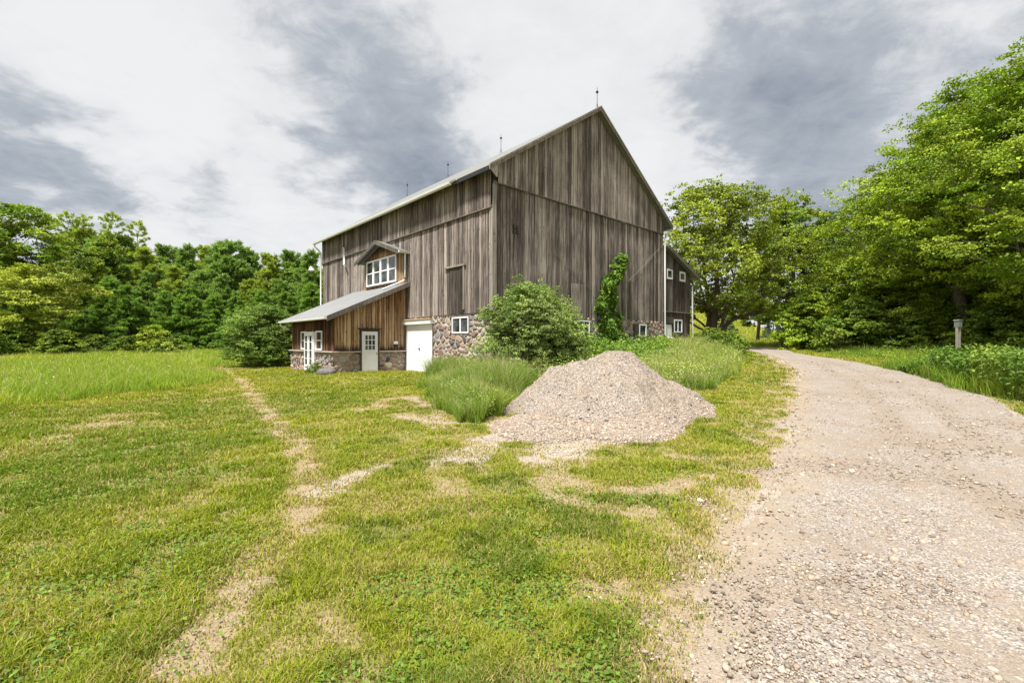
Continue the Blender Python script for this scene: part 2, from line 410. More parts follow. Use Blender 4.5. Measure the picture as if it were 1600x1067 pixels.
def mat_ground():
    """Col = (bare, gravel, greenness)"""
    m, t = new_mat('ground_soil'); co = obj_co(t); r, g, b = t.sep(vcol(t))
    n1 = t.noise(co, 1.3, 8, .62); n2 = t.noise(co, 9, 6, .65); n3 = t.noise(co, 60, 4, .7)
    green = t.mix(n1, (.12, .125, .028), (.25, .22, .075))
    green = t.mix(t.maprange(n2, .42, .66, 0, .8), green, (.33, .25, .13))
    dry = t.mix(n2, (.27, .20, .115), (.47, .375, .245)); dry = t.mix(t.maprange(n3, .35, .65, 0, 1), t.mix(1, dry, (.6, .6, .6), 'MULTIPLY'), dry)
    vo = t.n('ShaderNodeTexVoronoi', {'Vector': co, 'Scale': 55.0})
    vg = t.sep(vo.outputs[1])[0]
    grv = t.mix(vg, (.19, .165, .14), (.50, .44, .38)); grv = t.mix(n1, grv, (.36, .30, .245))
    a = t.maprange(t.math('ADD', r, t.math('MULTIPLY', t.math('SUBTRACT', n2, .5), .9)), .15, .85, 0, 1, True)
    g2 = t.maprange(t.math('ADD', g, t.math('MULTIPLY', t.math('SUBTRACT', n2, .5), .7)), .2, .85, 0, 1, True)
    c = t.mix(g2, t.mix(a, green, dry), grv)
    h = t.math('ADD', t.math('MULTIPLY', n2, .8), t.math('ADD', t.math('MULTIPLY', n3, .5), t.math('MULTIPLY', vo.outputs[0], .25)))
    finish(t, c, .95, h, .9, .03, spec=.1); return m
M_ground = mat_ground()
def mat_gravel(name, base_mul=1.0, pinkish=(.50, .43, .36), vs=48.0, track=False):
    m, t = new_mat(name); co = obj_co(t)
    v1 = t.n('ShaderNodeTexVoronoi', {'Vector': co, 'Scale': vs, 'Randomness': 1.0}); v2 = t.n('ShaderNodeTexVoronoi', {'Vector': co, 'Scale': 17.0, 'Randomness': 1.0})
    n = t.noise(co, .8, 7, .62); n2 = t.noise(co, 5, 6, .7); n3 = t.noise(co, 120, 2, .6)
    k1 = t.sep(v1.outputs[1])[0]; k2 = t.sep(v2.outputs[1])[1]
    st = t.ramp(k1, ((0, tuple(base_mul * x for x in (.19, .165, .15))), (.45, tuple(base_mul * x for x in (.40, .35, .30))), (.85, tuple(base_mul * x for x in (.58, .53, .47))), (1, tuple(base_mul * x for x in (.80, .76, .70)))))
    sandc = t.mix(n2, tuple(base_mul * x for x in (.31, .255, .21)), tuple(base_mul * x for x in pinkish))
    f = t.maprange(t.math('ADD', n, t.math('MULTIPLY', t.math('SUBTRACT', n2, .5), .8)), .38, .66, .9, .15, True)
    if track:
        r_, g_, b_ = t.sep(vcol(t)); f = t.math('MULTIPLY', f, t.math('SUBTRACT', 1.0, t.math('MULTIPLY', r_, .75)))
    c = t.mix(f, sandc, st)
    if track: c = t.mix(t.math('MULTIPLY', g_, .8), c, t.mix(n2, (.24, .19, .14), (.40, .33, .245)))
    big = t.math('MULTIPLY', t.maprange(k2, .90, .93, 0, 1), t.maprange(v2.outputs[0], .32, .42, 1, 0))
    c = t.mix(t.math('MULTIPLY', big, .7), c, tuple(base_mul * x for x in (.66, .60, .53)))
    c = t.mix(t.maprange(n3, .3, .7, 0, .35), c, t.mix(1, c, (.5, .48, .46), 'MULTIPLY'))
    h = t.math('ADD', t.math('MULTIPLY', t.math('SUBTRACT', 1.0, v1.outputs[0]), .5), t.math('ADD', t.math('MULTIPLY', big, .6), t.math('MULTIPLY', n2, .9)))
    finish(t, c, .95, h, .8, .012, spec=.15); return m
M_drive = mat_gravel('driveway_gravel', .67, (.46, .37, .28), 95.0, True); M_pile = mat_gravel('pile_gravel', .70, (.46, .385, .30), 75.0)
def mat_vc(name, rough=.9):
    m, t = new_mat(name); c = vcol(t); co = obj_co(t); n = t.noise(co, 90, 3, .6)
    finish(t, t.mix(.5, c, t.ramp(n, ((.3, .7), (.7, 1.2))), 'MULTIPLY'), rough, spec=.2); return m
M_pebble = mat_vc('pebble_stone')

# ------------------------------------------------------------------ ground sheet
def build_ground():
    a_f = np.linspace(-62, 62, 860); a_b = np.linspace(62, 298, 90)[1:-1]
    ang = np.radians(np.concatenate([a_f, a_b])); rad = np.concatenate([[.25, .5, .8, 1.1], np.geomspace(1.35, 6000, 560)])
    na, nr = len(ang), len(rad)
    A, R = np.meshgrid(ang, rad); X = (R * np.sin(A)).ravel(); Y = (R * np.cos(A)).ravel()
    Z = G(X, Y)
    bare, grav = patches(X, Y); far = np.hypot(X, Y) > 60
    bare[far] *= .3; grav[far] = 0
    Z -= .05 * sstep(pile_h(X, Y), .02, .2)
    V = np.stack([X, Y, Z], 1); V = np.vstack([V, [(0, 0, G(np.array(0.), np.array(0.)))]])
    col = np.stack([bare, grav, np.ones_like(bare)], 1); col = np.vstack([col, [(0, 0, 1)]])
    i = np.arange(nr - 1)[:, None] * na; j = np.arange(na)[None, :]; j2 = (j + 1) % na
    q = np.stack([i + j, i + na + j, i + na + j2, i + j2], -1).reshape(-1, 4)
    t = np.stack([np.full(na, na * nr), np.arange(na), (np.arange(na) + 1) % na], 1)
    o = np_mesh('ground', V, [q, t], M_ground, col, smooth=True)
    tag(o, kind='structure')
build_ground()
# driveway: its own sheet, ragged edges
def build_drive():
    n, m = 620, 90
    L = resample(road_L, n); R = resample(road_R, n); T = np.linspace(0, 1, m)
    X = L[:, None, 0] * (1 - T) + R[:, None, 0] * T; Y = L[:, None, 1] * (1 - T) + R[:, None, 1] * T
    # ragged edges: push the outer columns in and out
    dl = (R - L) / np.linalg.norm(R - L, axis=1)[:, None]
    eL = edge_noise(L[:, 0], L[:, 1]) * 1.3 + (fbm(L[:, 0] * 5, L[:, 1] * 5, 8, 3) - .5) * .35; eR = edge_noise(R[:, 0], R[:, 1]) * .7
    fall = np.exp(-T * 6)[None, :] * -eL[:, None] + np.exp(-(1 - T) * 6)[None, :] * eR[:, None]
    X = X + dl[:, 0:1] * fall; Y = Y + dl[:, 1:2] * fall
    r = np.hypot(X, Y); Z = G(X, Y) + .007 + .0009 * r
    ed = np.minimum(T, 1 - T)[None, :] * np.linalg.norm(R - L, axis=1)[:, None]
    Z = Z + .02 * sstep(ed, 0, .6) - .012 * (1 - sstep(ed, 0, .12))
    Z = Z + (fbm(X * .9, Y * .9, 12, 3) - .5) * .03 * sstep(ed, .1, .8)
    V = np.stack([X.ravel(), Y.ravel(), Z.ravel()], 1)
    i = np.arange(n - 1)[:, None] * m; j = np.arange(m - 1)[None, :]
    q = np.stack([i + j, i + j + 1, i + m + j + 1, i + m + j], -1).reshape(-1, 4)
    wd_ = np.linalg.norm(R - L, axis=1)[:, None]; across = T[None, :] * wd_ + (fbm(X * .5, Y * .5, 66, 3) - .5) * .9; mid_ = wd_ * .52
    trk = np.exp(-((across - mid_ + .85) / .34) ** 2) + np.exp(-((across - mid_ - .85) / .34) ** 2); trk = trk * (.45 + .9 * fbm(X * .7, Y * .7, 67, 3))
    dirt = 1 - sstep(T[None, :] * wd_ + (fbm(X * 1.7, Y * 1.7, 68, 3) - .5) * 1.2, .05, .95)
    Z2 = Z - .018 * trk
    V[:, 2] = Z2.ravel()
    colr = np.stack([np.clip(trk, 0, 1).ravel(), np.clip(dirt, 0, 1).ravel(), np.zeros(trk.size)], 1)
    tag(np_mesh('driveway', V, [q], M_drive, colr, smooth=True), kind='structure')
build_drive()
def build_lane():
    P = PL([(1120, 541.5), (1200, 541.3), (1260, 541.3), (1330, 541.5)]); n = 60; C = resample(P, n)
    V = []; 
    for k in range(n):
        for s in (-1, 1): x, y = C[k, 0], C[k, 1] + s * .9; V.append((x, y, float(G(x, y)) + .08))
    q = np.array([(2 * k, 2 * k + 2, 2 * k + 3, 2 * k + 1) for k in range(n - 1)])
    tag(np_mesh('lane', np.array(V), [q], M_pile), kind='structure')
build_lane()

# ------------------------------------------------------------------ the barn (local x along the gable, y along the long wall)
rnd = random.Random(5)
barn = empty('barn', W(0, 0, 0), UV_ANG, label='big weathered grey wooden bank barn on a fieldstone base, standing beside the gravel pile', cat='barn')
def at(plane, a, out, z, off=0.0):
    """plane 'g': gable, y = off, outward -y;  'l': long wall, x = off, outward -x; 'b': rear, outward +y; 'r': right, outward +x"""
    return {'g': (a, off - out, z), 'l': (off - out, a, z), 'b': (a, off + out, z), 'r': (off + out, a, z)}[plane]
def boards(name, plane, off, a0, a1, zb, zt, mat, proud=.02, wid=(.14, .27), thick=.025, parent=None, tint=(.15, .85), darken=None, ragged=.03, gap=.026, label=None, zsplit=None):
    mb = MB(); a = a0; f = (lambda v: v) if callable(zb) else None
    zbf = zb if callable(zb) else (lambda s: zb); ztf = zt if callable(zt) else (lambda s: zt)
    while a < a1 - .02:
        b = min(a + rnd.uniform(*wid), a1)
        if a1 - b < .08: b = a1
        tn = min(1, max(0, rnd.gauss(.5, .27))); tn = tint[0] + (tint[1] - tint[0]) * tn; seed = rnd.random()
        o_ = proud + rnd.uniform(-.009, .012); jb = rnd.uniform(-ragged, ragged * .3) if rnd.random() < .9 else -ragged * 2.2
        z0a, z0b = zbf(a) + jb, zbf(b) + jb; z1a, z1b = ztf(a), ztf(b)
        if z1a - z0a > .02 or z1b - z0b > .02:
            ns = 8 if darken else 1
            for k in range(ns):
                u0, u1 = k / ns, (k + 1) / ns
                za0, zb0 = z0a + (z1a - z0a) * u0, z0b + (z1b - z0b) * u0; za1, zb1 = z0a + (z1a - z0a) * u1, z0b + (z1b - z0b) * u1
                aa, bb = a + gap / 2, b - gap / 2; ti = o_ - thick
                q = [at(plane, aa, o_, za0, off), at(plane, bb, o_, zb0, off), at(plane, bb, ti, zb0, off), at(plane, aa, ti, za0, off),
                     at(plane, aa, o_, za1, off), at(plane, bb, o_, zb1, off), at(plane, bb, ti, zb1, off), at(plane, aa, ti, za1, off)]
                base = len(mb.v)
                fs = [(0, 1, 5, 4), (1, 2, 6, 5), (3, 0, 4, 7)] + ([(0, 3, 2, 1)] if k == 0 else []) + ([(4, 5, 6, 7)] if k == ns - 1 else [])
                mb.v += q; mb.f += [tuple(i + base for i in fc) for fc in fs]
                for zc in (za0, zb0, zb0, za0, za1, zb1, zb1, za1):
                    mb.c.append((tn, seed, 0 if not darken else float(np.clip(darken(zc), 0, 1))))
        a = b
    o = mb.build(name, mat, parent or barn, col=True)
    if label: o['label'] = label
    return o
EZ, RZD, HW = 8.30, 12.93, 6.54; SL = (RZD - EZ) / (HW + .45)
def roof_z(x): return RZD - SL * abs(x - HW)                  # top surface of the roof
GW, LW = 13.08, 18.08
# inner core, near-black to put the unlit inside into the board gaps
c = MB()
c.prism([(.0, .0, 2.6), (GW, .0, 2.6), (GW, .0, roof_z(GW) - .16), (HW, .0, RZD - .16), (0, .0, roof_z(0) - .16)], (0, LW, 0))
c.box((.02, .02, -.4), (GW - .02, LW - .02, 2.6))
c.build('wall_core', M_dark, barn)
# siding
SB = 2.72
boards('gable_siding', 'g', 0, 0, GW, lambda s: SB - .012 * s, lambda s: min(7.9, roof_z(s) - .15), M_wood, .025, label='lower grey boards of the gable wall')
boards('gable_siding', 'g', 0, .22, GW - .05, 7.83, lambda s: roof_z(s) - .13, M_wood, .075, tint=(.3, .95), label='upper grey boards of the gable peak')
boards('long_wall_siding', 'l', 0, 0, LW, SB, 6.95, M_wood, .025, tint=(.25, .9), label='lower grey boards of the long side wall')
boards('long_wall_siding', 'l', 0, 0.02, LW, 6.86, roof_z(0) - .1, M_wood, .085, tint=(.15, .75), label='upper grey boards under the eave')
boards('rear_siding', 'b', LW, 0, GW, .2, lambda s: roof_z(s) - .14, M_wood, .025)
boards('right_siding', 'r', GW, 0, LW, .9, roof_z(GW) - .1, M_wood, .025)
m = MB(); m.col = (.25, .3, 0)
m.box(at('g', .2, .105, 7.80), at('g', GW, .02, 7.845)); m.box(at('l', 0, .112, 6.82), at('l', LW, .02, 6.865)); m.build('siding_ledge', M_wood_trim, barn, col=True)
m = MB(); m.col = (.7, .8, 0)      # pale corner boards
m.box((-.055, -.05, SB - .05), (.0, .13, 6.80)); m.box((-.05, -.058, SB - .1), (.15, -.05, 7.75)); m.build('corner_board', M_wood_trim, barn, col=True)
# roof slopes
def slab(mb, x0, z0, x1, z1, y0, y1, th):
    mb.hexa([(x0, y0, z0 - th), (x1, y0, z1 - th), (x1, y1, z1 - th), (x0, y1, z0 - th), (x0, y0, z0), (x1, y0, z1), (x1, y1, z1), (x0, y1, z0)])
m = MB(); slab(m, -.45, EZ, HW, RZD, -.35, LW + .35, .10); slab(m, HW, RZD, GW + .45, EZ, -.35, LW + .35, .10)
roof = m.build('roof', M_roof, barn)
m = MB(); m.col = (.55, .4, 0)                               # rake trim, two stepped boards
for x0, x1 in ((-.47, HW), (GW + .47, HW)):
    m = MB(); m.col = (.55, .4, 0)
    for (yo, th, dz) in ((-.385, .20, .02), (-.415, .09, .045)):
        z0 = EZ + dz - .01; z1 = RZD + dz
        m.hexa([(x0, yo, z0 - th), (x1, yo, z1 - th), (x1, -.35, z1 - th), (x0, -.35, z0 - th), (x0, yo, z0), (x1, yo, z1), (x1, -.35, z1), (x0, -.35, z0)])
    m.build('rake_trim', M_wood_trim, roof, col=True)
m = MB(); m.prism([(-.46, -.35, 8.22), (-.02, -.36, 8.42), (-.06, -.36, 7.92)], (0, .05, 0)); m.build('eave_return', M_wood_trim, roof, col=True)
m = MB(); m.box((-.47, -.3, EZ - .19), (-.43, 2.0, EZ - .02)); m.build('fascia', M_iron, roof)
m = MB()
prof = [(-.62, 8.27), (-.60, 8.17), (-.53, 8.13), (-.46, 8.15), (-.45, 8.27)]
m.prism([(x, 2.15, z) for x, z in prof], (0, LW + .3 - 2.15, 0)); m.prism([(x * 1.0, 1.75, z + .04) for x, z in ((-.56, 8.24), (-.53, 8.19), (-.46, 8.2), (-.45, 8.26))], (0, .42, 0))
m.build('gutter', M_gutter, roof)
m = MB(); m.box((-.46, 2.1, 8.28), (-.42, LW + .3, 8.31)); m.build('drip_edge', M_roof2, roof)
m = MB(); m.prism([(GW + .62, -.3, 8.25), (GW + .6, -.3, 8.15), (GW + .53, -.3, 8.12), (GW + .46, -.3, 8.14), (GW + .45, -.3, 8.25)], (0, LW + .6, 0)); m.build('gutter', M_gutter, roof)
def downspout(pts, r=.05, parent=None):
    m_ = MB(); m_.tube(pts, r, 8); o = m_.build('downspout', M_gutter, parent or barn, smooth=True); return o
downspout([(-.53, LW + .1, 8.15), (-.53, LW + .1, 7.98), (-.3, LW + .08, 7.8), (-.14, LW + .05, 7.6), (-.14, LW + .05, .3)])
downspout([(GW + .5, -.2, 8.14), (GW + .42, -.2, 8.0), (GW + .02, -.15, 7.75), (GW - .02, -.13, 7.55), (GW - .02, -.13, 1.95), (GW + .1, -.22, 1.78), (GW + .42, -.4, 1.72)])
# white vent pipe and pale strip on the long wall
m = MB(); m.tube([(-.16, 14.17, 7.38), (-.16, 14.17, 6.45), (-.22, 13.95, 6.28), (-.28, 13.75, 6.2)], .07, 8); m.build('vent_pipe', M_gutter, barn, smooth=True)
m = MB(); m.box((-.06, 16.45, 4.4), (-.02, 16.53, 6.5)); m.build('conduit', M_cap, barn)
# lightning rods on the ridge
for yy in (-.15, 7.0, 12.6, 18.2):
    m = MB(); zt_ = 13.0 + (1.05 if yy > 0 else .95)
    m.tube([(HW, yy, 12.92), (HW, yy, zt_)], .018, 6, .01); m.ball((HW, yy, zt_ - .22), .07, 8)
    m.tube([(HW - .15, yy, 12.82), (HW, yy, 13.2), (HW + .15, yy, 12.82)], .01, 5); m.build('lightning_rod', M_iron, barn, smooth=True)
# windows
def window(plane, off, a0, a1, z0, z1, cols=1, rows=1, parent=None, proud=.07, fw=.06, mw=.025, surround=None, name='window', mat=M_white, cw=None):
    parent = parent or barn; m_ = MB()
    def bx(p0, p1, o0, o1, q0, q1): m_.box(at(plane, p0, o0, q0, off), at(plane, p1, o1, q1, off))
    bx(a0, a0 + fw, 0, proud, z0, z1); bx(a1 - fw, a1, 0, proud, z0, z1)
    bx(a0 + fw, a1 - fw, 0, proud, z0, z0 + fw); bx(a0 + fw, a1 - fw, 0, proud, z1 - fw, z1)
    wv = cw or mw
    for k in range(1, cols):
        ac = a0 + (a1 - a0) * k / cols; bx(ac - wv, ac + wv, .0, proud - .012, z0 + fw, z1 - fw)
    for k in range(1, rows):
        zc = z0 + (z1 - z0) * k / rows; bx(a0 + fw, a1 - fw, .0, proud - .016, zc - mw, zc + mw)
    o = m_.build(name, mat, parent)
    g = MB(); g.box(at(plane, a0 + fw, .0, z0 + fw, off), at(plane, a1 - fw, proud - .035, z1 - fw, off)); g.build('pane', M_glass, o)
    if surround:
        s_ = MB(); s_.col = (.2, .5, 0); w_ = surround
        for (p0, p1, q0, q1) in ((a0 - w_, a0, z0 - w_, z1 + w_), (a1, a1 + w_, z0 - w_, z1 + w_), (a0, a1, z1, z1 + w_), (a0, a1, z0 - w_, z0)):
            s_.box(at(plane, p0, 0, q0, off), at(plane, p1, proud - .02, q1, off))
        s_.build('casing', M_wood_trim, o, col=True)
    return o
# fieldstone walls as real relief
def stone_wall(name, plane, off, a0, a1, z0, z1, seed, holes=(), depth=.10, parent=None, size=.36):
    rg = np.random.default_rng(seed); res = .022
    na, nz = int((a1 - a0) / res) + 1, int((z1 - z0) / res) + 1
    A, Z = np.meshgrid(np.linspace(a0, a1, na), np.linspace(z0, z1, nz)); P = []
    ra = int((a1 - a0) / size) + 3; rz = int((z1 - z0) / (size * .5)) + 3
    for j in range(rz):
        for i in range(ra):
            if rg.random() < .24: continue
            P.append((a0 + (i - .5 + (j % 2) * .5 + rg.uniform(-.36, .36)) * size, z0 + (j - .3 + rg.uniform(-.3, .3)) * size * .5))
    P = np.array(P); wgt = rg.uniform(.82, 1.2, len(P))
    Af = A.ravel() + (fbm(A.ravel() * 9, Z.ravel() * 9, seed, 3) - .5) * .07; Zf = Z.ravel() + (fbm(A.ravel() * 9 + 40, Z.ravel() * 9, seed + 3, 3) - .5) * .07
    d1 = np.full(Af.shape, 9.); d2 = d1.copy(); id1 = np.zeros(Af.shape, int)
    for k, (pa, pz) in enumerate(P):
        d = np.maximum(np.abs(Af - pa) * .55 + np.hypot(Af - pa, (Zf - pz) * 2.4) * .5, 0) / wgt[k]
        upd = d < d1; d2 = np.where(upd, d1, np.minimum(d2, d)); id1 = np.where(upd, k, id1); d1 = np.where(upd, d, d1)
    e = d2 - d1; st = sstep(e, .018, .042); bulge = sstep(e, .012, .12)
    lift = rg.uniform(.5, 1.0, len(P))[id1]
    out = .02 + (depth - .02) * bulge * lift * .75 + .012 * (fbm(A.ravel() * 14, Z.ravel() * 14, seed + 9, 3) - .5)
    pal = np.array([(.34, .24, .19), (.28, .21, .175), (.38, .31, .25), (.27, .25, .235), (.17, .165, .165), (.09, .09, .10), (.35, .26, .225), (.31, .285, .26), (.22, .15, .13), (.42, .36, .29)])
    pr = np.array([.15, .13, .14, .13, .10, .06, .1, .09, .05, .05]); pr /= pr.sum()
    ci = pal[rg.choice(len(pal), len(P), p=pr)] * rg.uniform(.8, 1.15, (len(P), 1))
    colr = ci[id1] * st[:, None] + np.array((.47, .42, .36)) * (1 - st[:, None])
    V = np.array([at(plane, a, o_, z, off) for a, o_, z in zip(A.ravel(), out, Z.ravel())])
    i = np.arange(nz - 1)[:, None] * na; j = np.arange(na - 1)[None, :]
    q = np.stack([i + j, i + j + 1, i + na + j + 1, i + na + j], -1).reshape(-1, 4)
    ca, cz = A.ravel()[q].mean(1), Z.ravel()[q].mean(1); keep = np.ones(len(q), bool)
    for h0, h1, g0, g1 in holes: keep &= ~((ca > h0) & (ca < h1) & (cz > g0) & (cz < g1))
    if plane == 'l': q = q[:, ::-1]
    return np_mesh(name, V, [q[keep]], M_stone, colr, parent or barn, smooth=True)
stone_wall('foundation', 'l', 0, -.06, 4.24, -.4, 2.71, 3, holes=((1.42, 2.80, 1.84, 2.72),))
stone_wall('foundation', 'g', 0, -.06, GW, -.4, 2.70, 4)
stone_wall('foundation', 'l', 0, 12.8, LW, -.4, 2.71, 7)
# dark slot under the siding, timber sill
m = MB(); m.col = (.1, .1, 0); m.box((-.045, 0, 2.62), (-.0, 4.6, 2.73)); m.build('sill_beam', M_wood, barn, col=True)
window('l', 0, 1.50, 2.70, 1.90, 2.60, cols=2, surround=.07, cw=.04)
window('g', 0, 10.35, 11.08, 1.80, 2.50, cols=1, surround=.05, proud=.13, fw=.07)
m = MB(); m.col = (.2, .2, 0); m.box(at('g', 9.85, 0, 1.8), at('g', 10.29, .12, 2.5)); m.build('shutter', M_wood, barn, col=True)
window('g', 0, 5.15, 6.0, 1.75, 2.55, cols=2, surround=.05, proud=.13)
# loft doors
boards('loft_door', 'l', 0, 1.87, 2.88, 2.76, 4.74, M_wood, .05, wid=(.22, .3), tint=(0, .25), label='dark board loft door on the long wall')
m = MB(); m.col = (.75, .3, 0); m.box((-.11, 1.7, 4.76), (-.02, 3.25, 4.83)); m.box((-.09, 1.80, 2.9), (-.02, 1.86, 4.75)); m.build('door_track', M_wood_trim, barn, col=True)
boards('loft_door', 'g', 0, 4.72, 5.62, 2.74, 4.25, M_wood, .05, wid=(.2, .3), tint=(.5, .8), label='grey board hatch on the gable wall')
m = MB(); m.col = (.0, .1, 0)
for i in range(2):
    for j in range(2): m.box(at('g', 1.04 + i * .17, .02, 5.98 + j * .2), at('g', 1.16 + i * .17, .09, 6.12 + j * .2))
m.col = (.1, .1, 0); m.build('pigeon_hole', M_wood, barn, col=True)
# thin lightning cables slanting down the gable
m = MB(); m.tube([at('g', 12.9, .06, 7.2), at('g', 10.6, .07, 5.55), at('g', 9.1, .06, 4.6)], .008, 5); m.build('ground_cable', M_greybox, barn); m = MB(); m.tube([at('g', 3.4, .06, 5.6), at('g', 6.3, .06, 4.0)], .008, 5); m.build('ground_cable', M_greybox, barn)

# big white door
m = MB(); m.box((-.045, 4.27, -.05), (.05, 6.66, 2.38)); bd = m.build('garage_door', M_white, barn)
m = MB(); m.ball((-.06, 5.42, 1.2), .05, 8); m.build('handle', M_iron, bd, smooth=True)
m = MB(); m.box((-.20, 4.22, 2.38), (-.02, 6.78, 2.58)); m.build('header_box', M_white, bd)
m = MB(); m.col = (.9, .5, 0); m.box((-.24, 4.2, 2.585), (-.02, 6.79, 2.64)); m.build('drip_board', M_wood_brown, bd, col=True)
m = MB(); m.col = (.3, .4, 0); m.box((-.07, 4.19, -.2), (.0, 4.265, 2.375)); m.build('door_jamb', M_wood, bd, col=True); m = MB(); m.col = (.3, .4, 0); m.box((-.10, 6.67, -.2), (.0, 6.79, 2.375)); m.build('door_jamb', M_wood, bd, col=True)

# ---- left lean-to
LX, LY0, LY1 = -3.61, 6.81, 12.68
def lt_z(x): return 4.52 + .453 * x
m = MB(); m.prism([(0, LY0 + .03, -.3), (LX + .03, LY0 + .03, -.3), (LX + .03, LY0 + .03, lt_z(LX) - .2), (0, LY0 + .03, 4.3)], (0, LY1 - LY0 - .06, 0)); m.build('wall_core', M_dark, barn)
sfun = lambda z: 1 - (z - 1.1) / .62  # splash stain, strongest at the feet of the boards
boards('lean_to_siding', 'g', LY0, LX, -.02, 1.10, lambda s: lt_z(s) - .17, M_wood_brown, .02, wid=(.11, .21), darken=sfun, ragged=.01, tint=(.35, 1.0), label='sun-browned boards of the lean-to end wall')
boards('lean_to_siding', 'l', LX, LY0, LY1, 1.10, lt_z(LX) - .1, M_wood_brown, .02, wid=(.11, .2), darken=lambda z: .62, ragged=.01, tint=(-.25, .35), label='red-brown boards of the lean-to front, darkened for the eave shade')  # eave shade put into the board colour: even darkening, low tint
m = MB(); slab(m, -4.08, lt_z(-4.08), 0.0, 4.52, 6.38, 13.12, .08); lr = m.build('lean_to_roof', M_roof2, barn)
for yo in (6.33, 13.12):
    m = MB(); m.col = (.35, .4, 0)
    m.hexa([(-4.1, yo, lt_z(-4.1) - .22), (0, yo, 4.3), (0, yo + .05, 4.3), (-4.1, yo + .05, lt_z(-4.1) - .22), (-4.1, yo, lt_z(-4.1) + .01), (0, yo, 4.53), (0, yo + .05, 4.53), (-4.1, yo + .05, lt_z(-4.1) + .01)])
    m.build('rake_trim', M_wood_trim, lr, col=True)
m = MB(); m.prism([(x, 6.4, z) for x, z in ((-4.21, 2.64), (-4.2, 2.55), (-4.14, 2.52), (-4.09, 2.53), (-4.085, 2.64))], (0, 6.7, 0)); m.build('gutter', M_gutter, lr)
m = MB(); m.tube([(-4.15, 12.9, 2.54), (-4.15, 12.9, 2.42), (-3.98, 12.86, 2.3), (-3.74, 12.76, 2.2)], .04, 8); m.build('downspout', M_gutter, lr, smooth=True)
stone_wall('lean_to_base', 'g', LY0, LX - .1, -2.42, -.3, 1.05, 11, depth=.13); stone_wall('lean_to_base', 'g', LY0, -1.48, 0, -.3, 1.05, 12, depth=.13)
stone_wall('lean_to_base', 'l', LX, LY0 - .1, 9.0, -.3, 1.05, 13, depth=.13); stone_wall('lean_to_base', 'l', LX, 10.42, LY1 + .1, -.3, 1.05, 14, depth=.13)
for a, b in ((LX - .17, -2.42), (-1.48, -.02)): m = MB(); m.box(at('g', a, -.02, 1.045, LY0), at('g', b, .17, 1.10, LY0)); m.build('stone_cap', M_cap, barn, bevel=.01)
for a, b in ((LY0 - .16, 9.0), (10.42, LY1 + .14)): m = MB(); m.box(at('l', a, -.02, 1.047, LX), at('l', b, .165, 1.098, LX)); m.build('stone_cap', M_cap, barn, bevel=.01)
# person door with nine panes
m = MB(); m.box(at('g', -2.35, 0, .03, LY0), at('g', -1.55, .10, 2.02, LY0)); pd_ = m.build('door', M_white, barn)
window('g', LY0 - .102, -2.23, -1.67, 1.12, 1.88, 3, 3, parent=pd_, proud=.03, fw=.035, mw=.015)
m = MB(); m.box(at('g', -2.28, .10, .95, LY0), at('g', -1.62, .108, 1.0, LY0)); m.box(at('g', -2.2, .1, .2, LY0), at('g', -1.7, .107, .85, LY0)); m.build('door_panel', M_white, pd_)
m = MB(); m.ball(at('g', -1.62, .13, .98, LY0), .03); m.build('handle', M_iron, pd_, smooth=True)
m = MB(); m.col = (.1, .2, .4); m.box(at('g', -2.43, 0, 0, LY0), at('g', -2.355, .12, 2.12, LY0)); m.box(at('g', -1.545, 0, 0, LY0), at('g', -1.47, .12, 2.12, LY0)); m.box(at('g', -2.50, 0, 2.125, LY0), at('g', -1.40, .17, 2.18, LY0)); m.box(at('g', -2.354, 0, 2.03, LY0), at('g', -1.546, .11, 2.12, LY0)); m.build('door_casing', M_wood, pd_, col=True)
m = MB(); m.box(at('g', -.72, .02, 1.42, LY0), at('g', -.50, .13, 1.56, LY0)); o = m.build('outlet_box', M_white, barn, bevel=.01)
m = MB(); m.box(at('g', -.66, .02, 1.28, LY0), at('g', -.52, .10, 1.41, LY0)); m.build('bracket', M_iron, o)
# french door and side windows on the lean-to front
window('l', LX, 8.20, 9.00, 1.14, 2.06, 1, 2, surround=None, proud=.06, fw=.07); window('l', LX, 10.42, 11.15, 1.14, 2.06, 1, 2, proud=.06, fw=.07)
m = MB(); m.box(at('l', 9.03, 0, .08, LX), at('l', 10.39, .13, 2.03, LX)); fd = m.build('french_door', M_white, barn)
for a0, a1 in ((9.12, 9.66), (9.76, 10.30)): window('l', LX - .132, a0, a1, .3, 1.93, 1, 4, parent=fd, proud=.035, fw=.10, mw=.014)
m = MB(); m.ball(at('l', 9.70, .17, 1.02, LX), .03); m.build('handle', M_iron, fd, smooth=True)
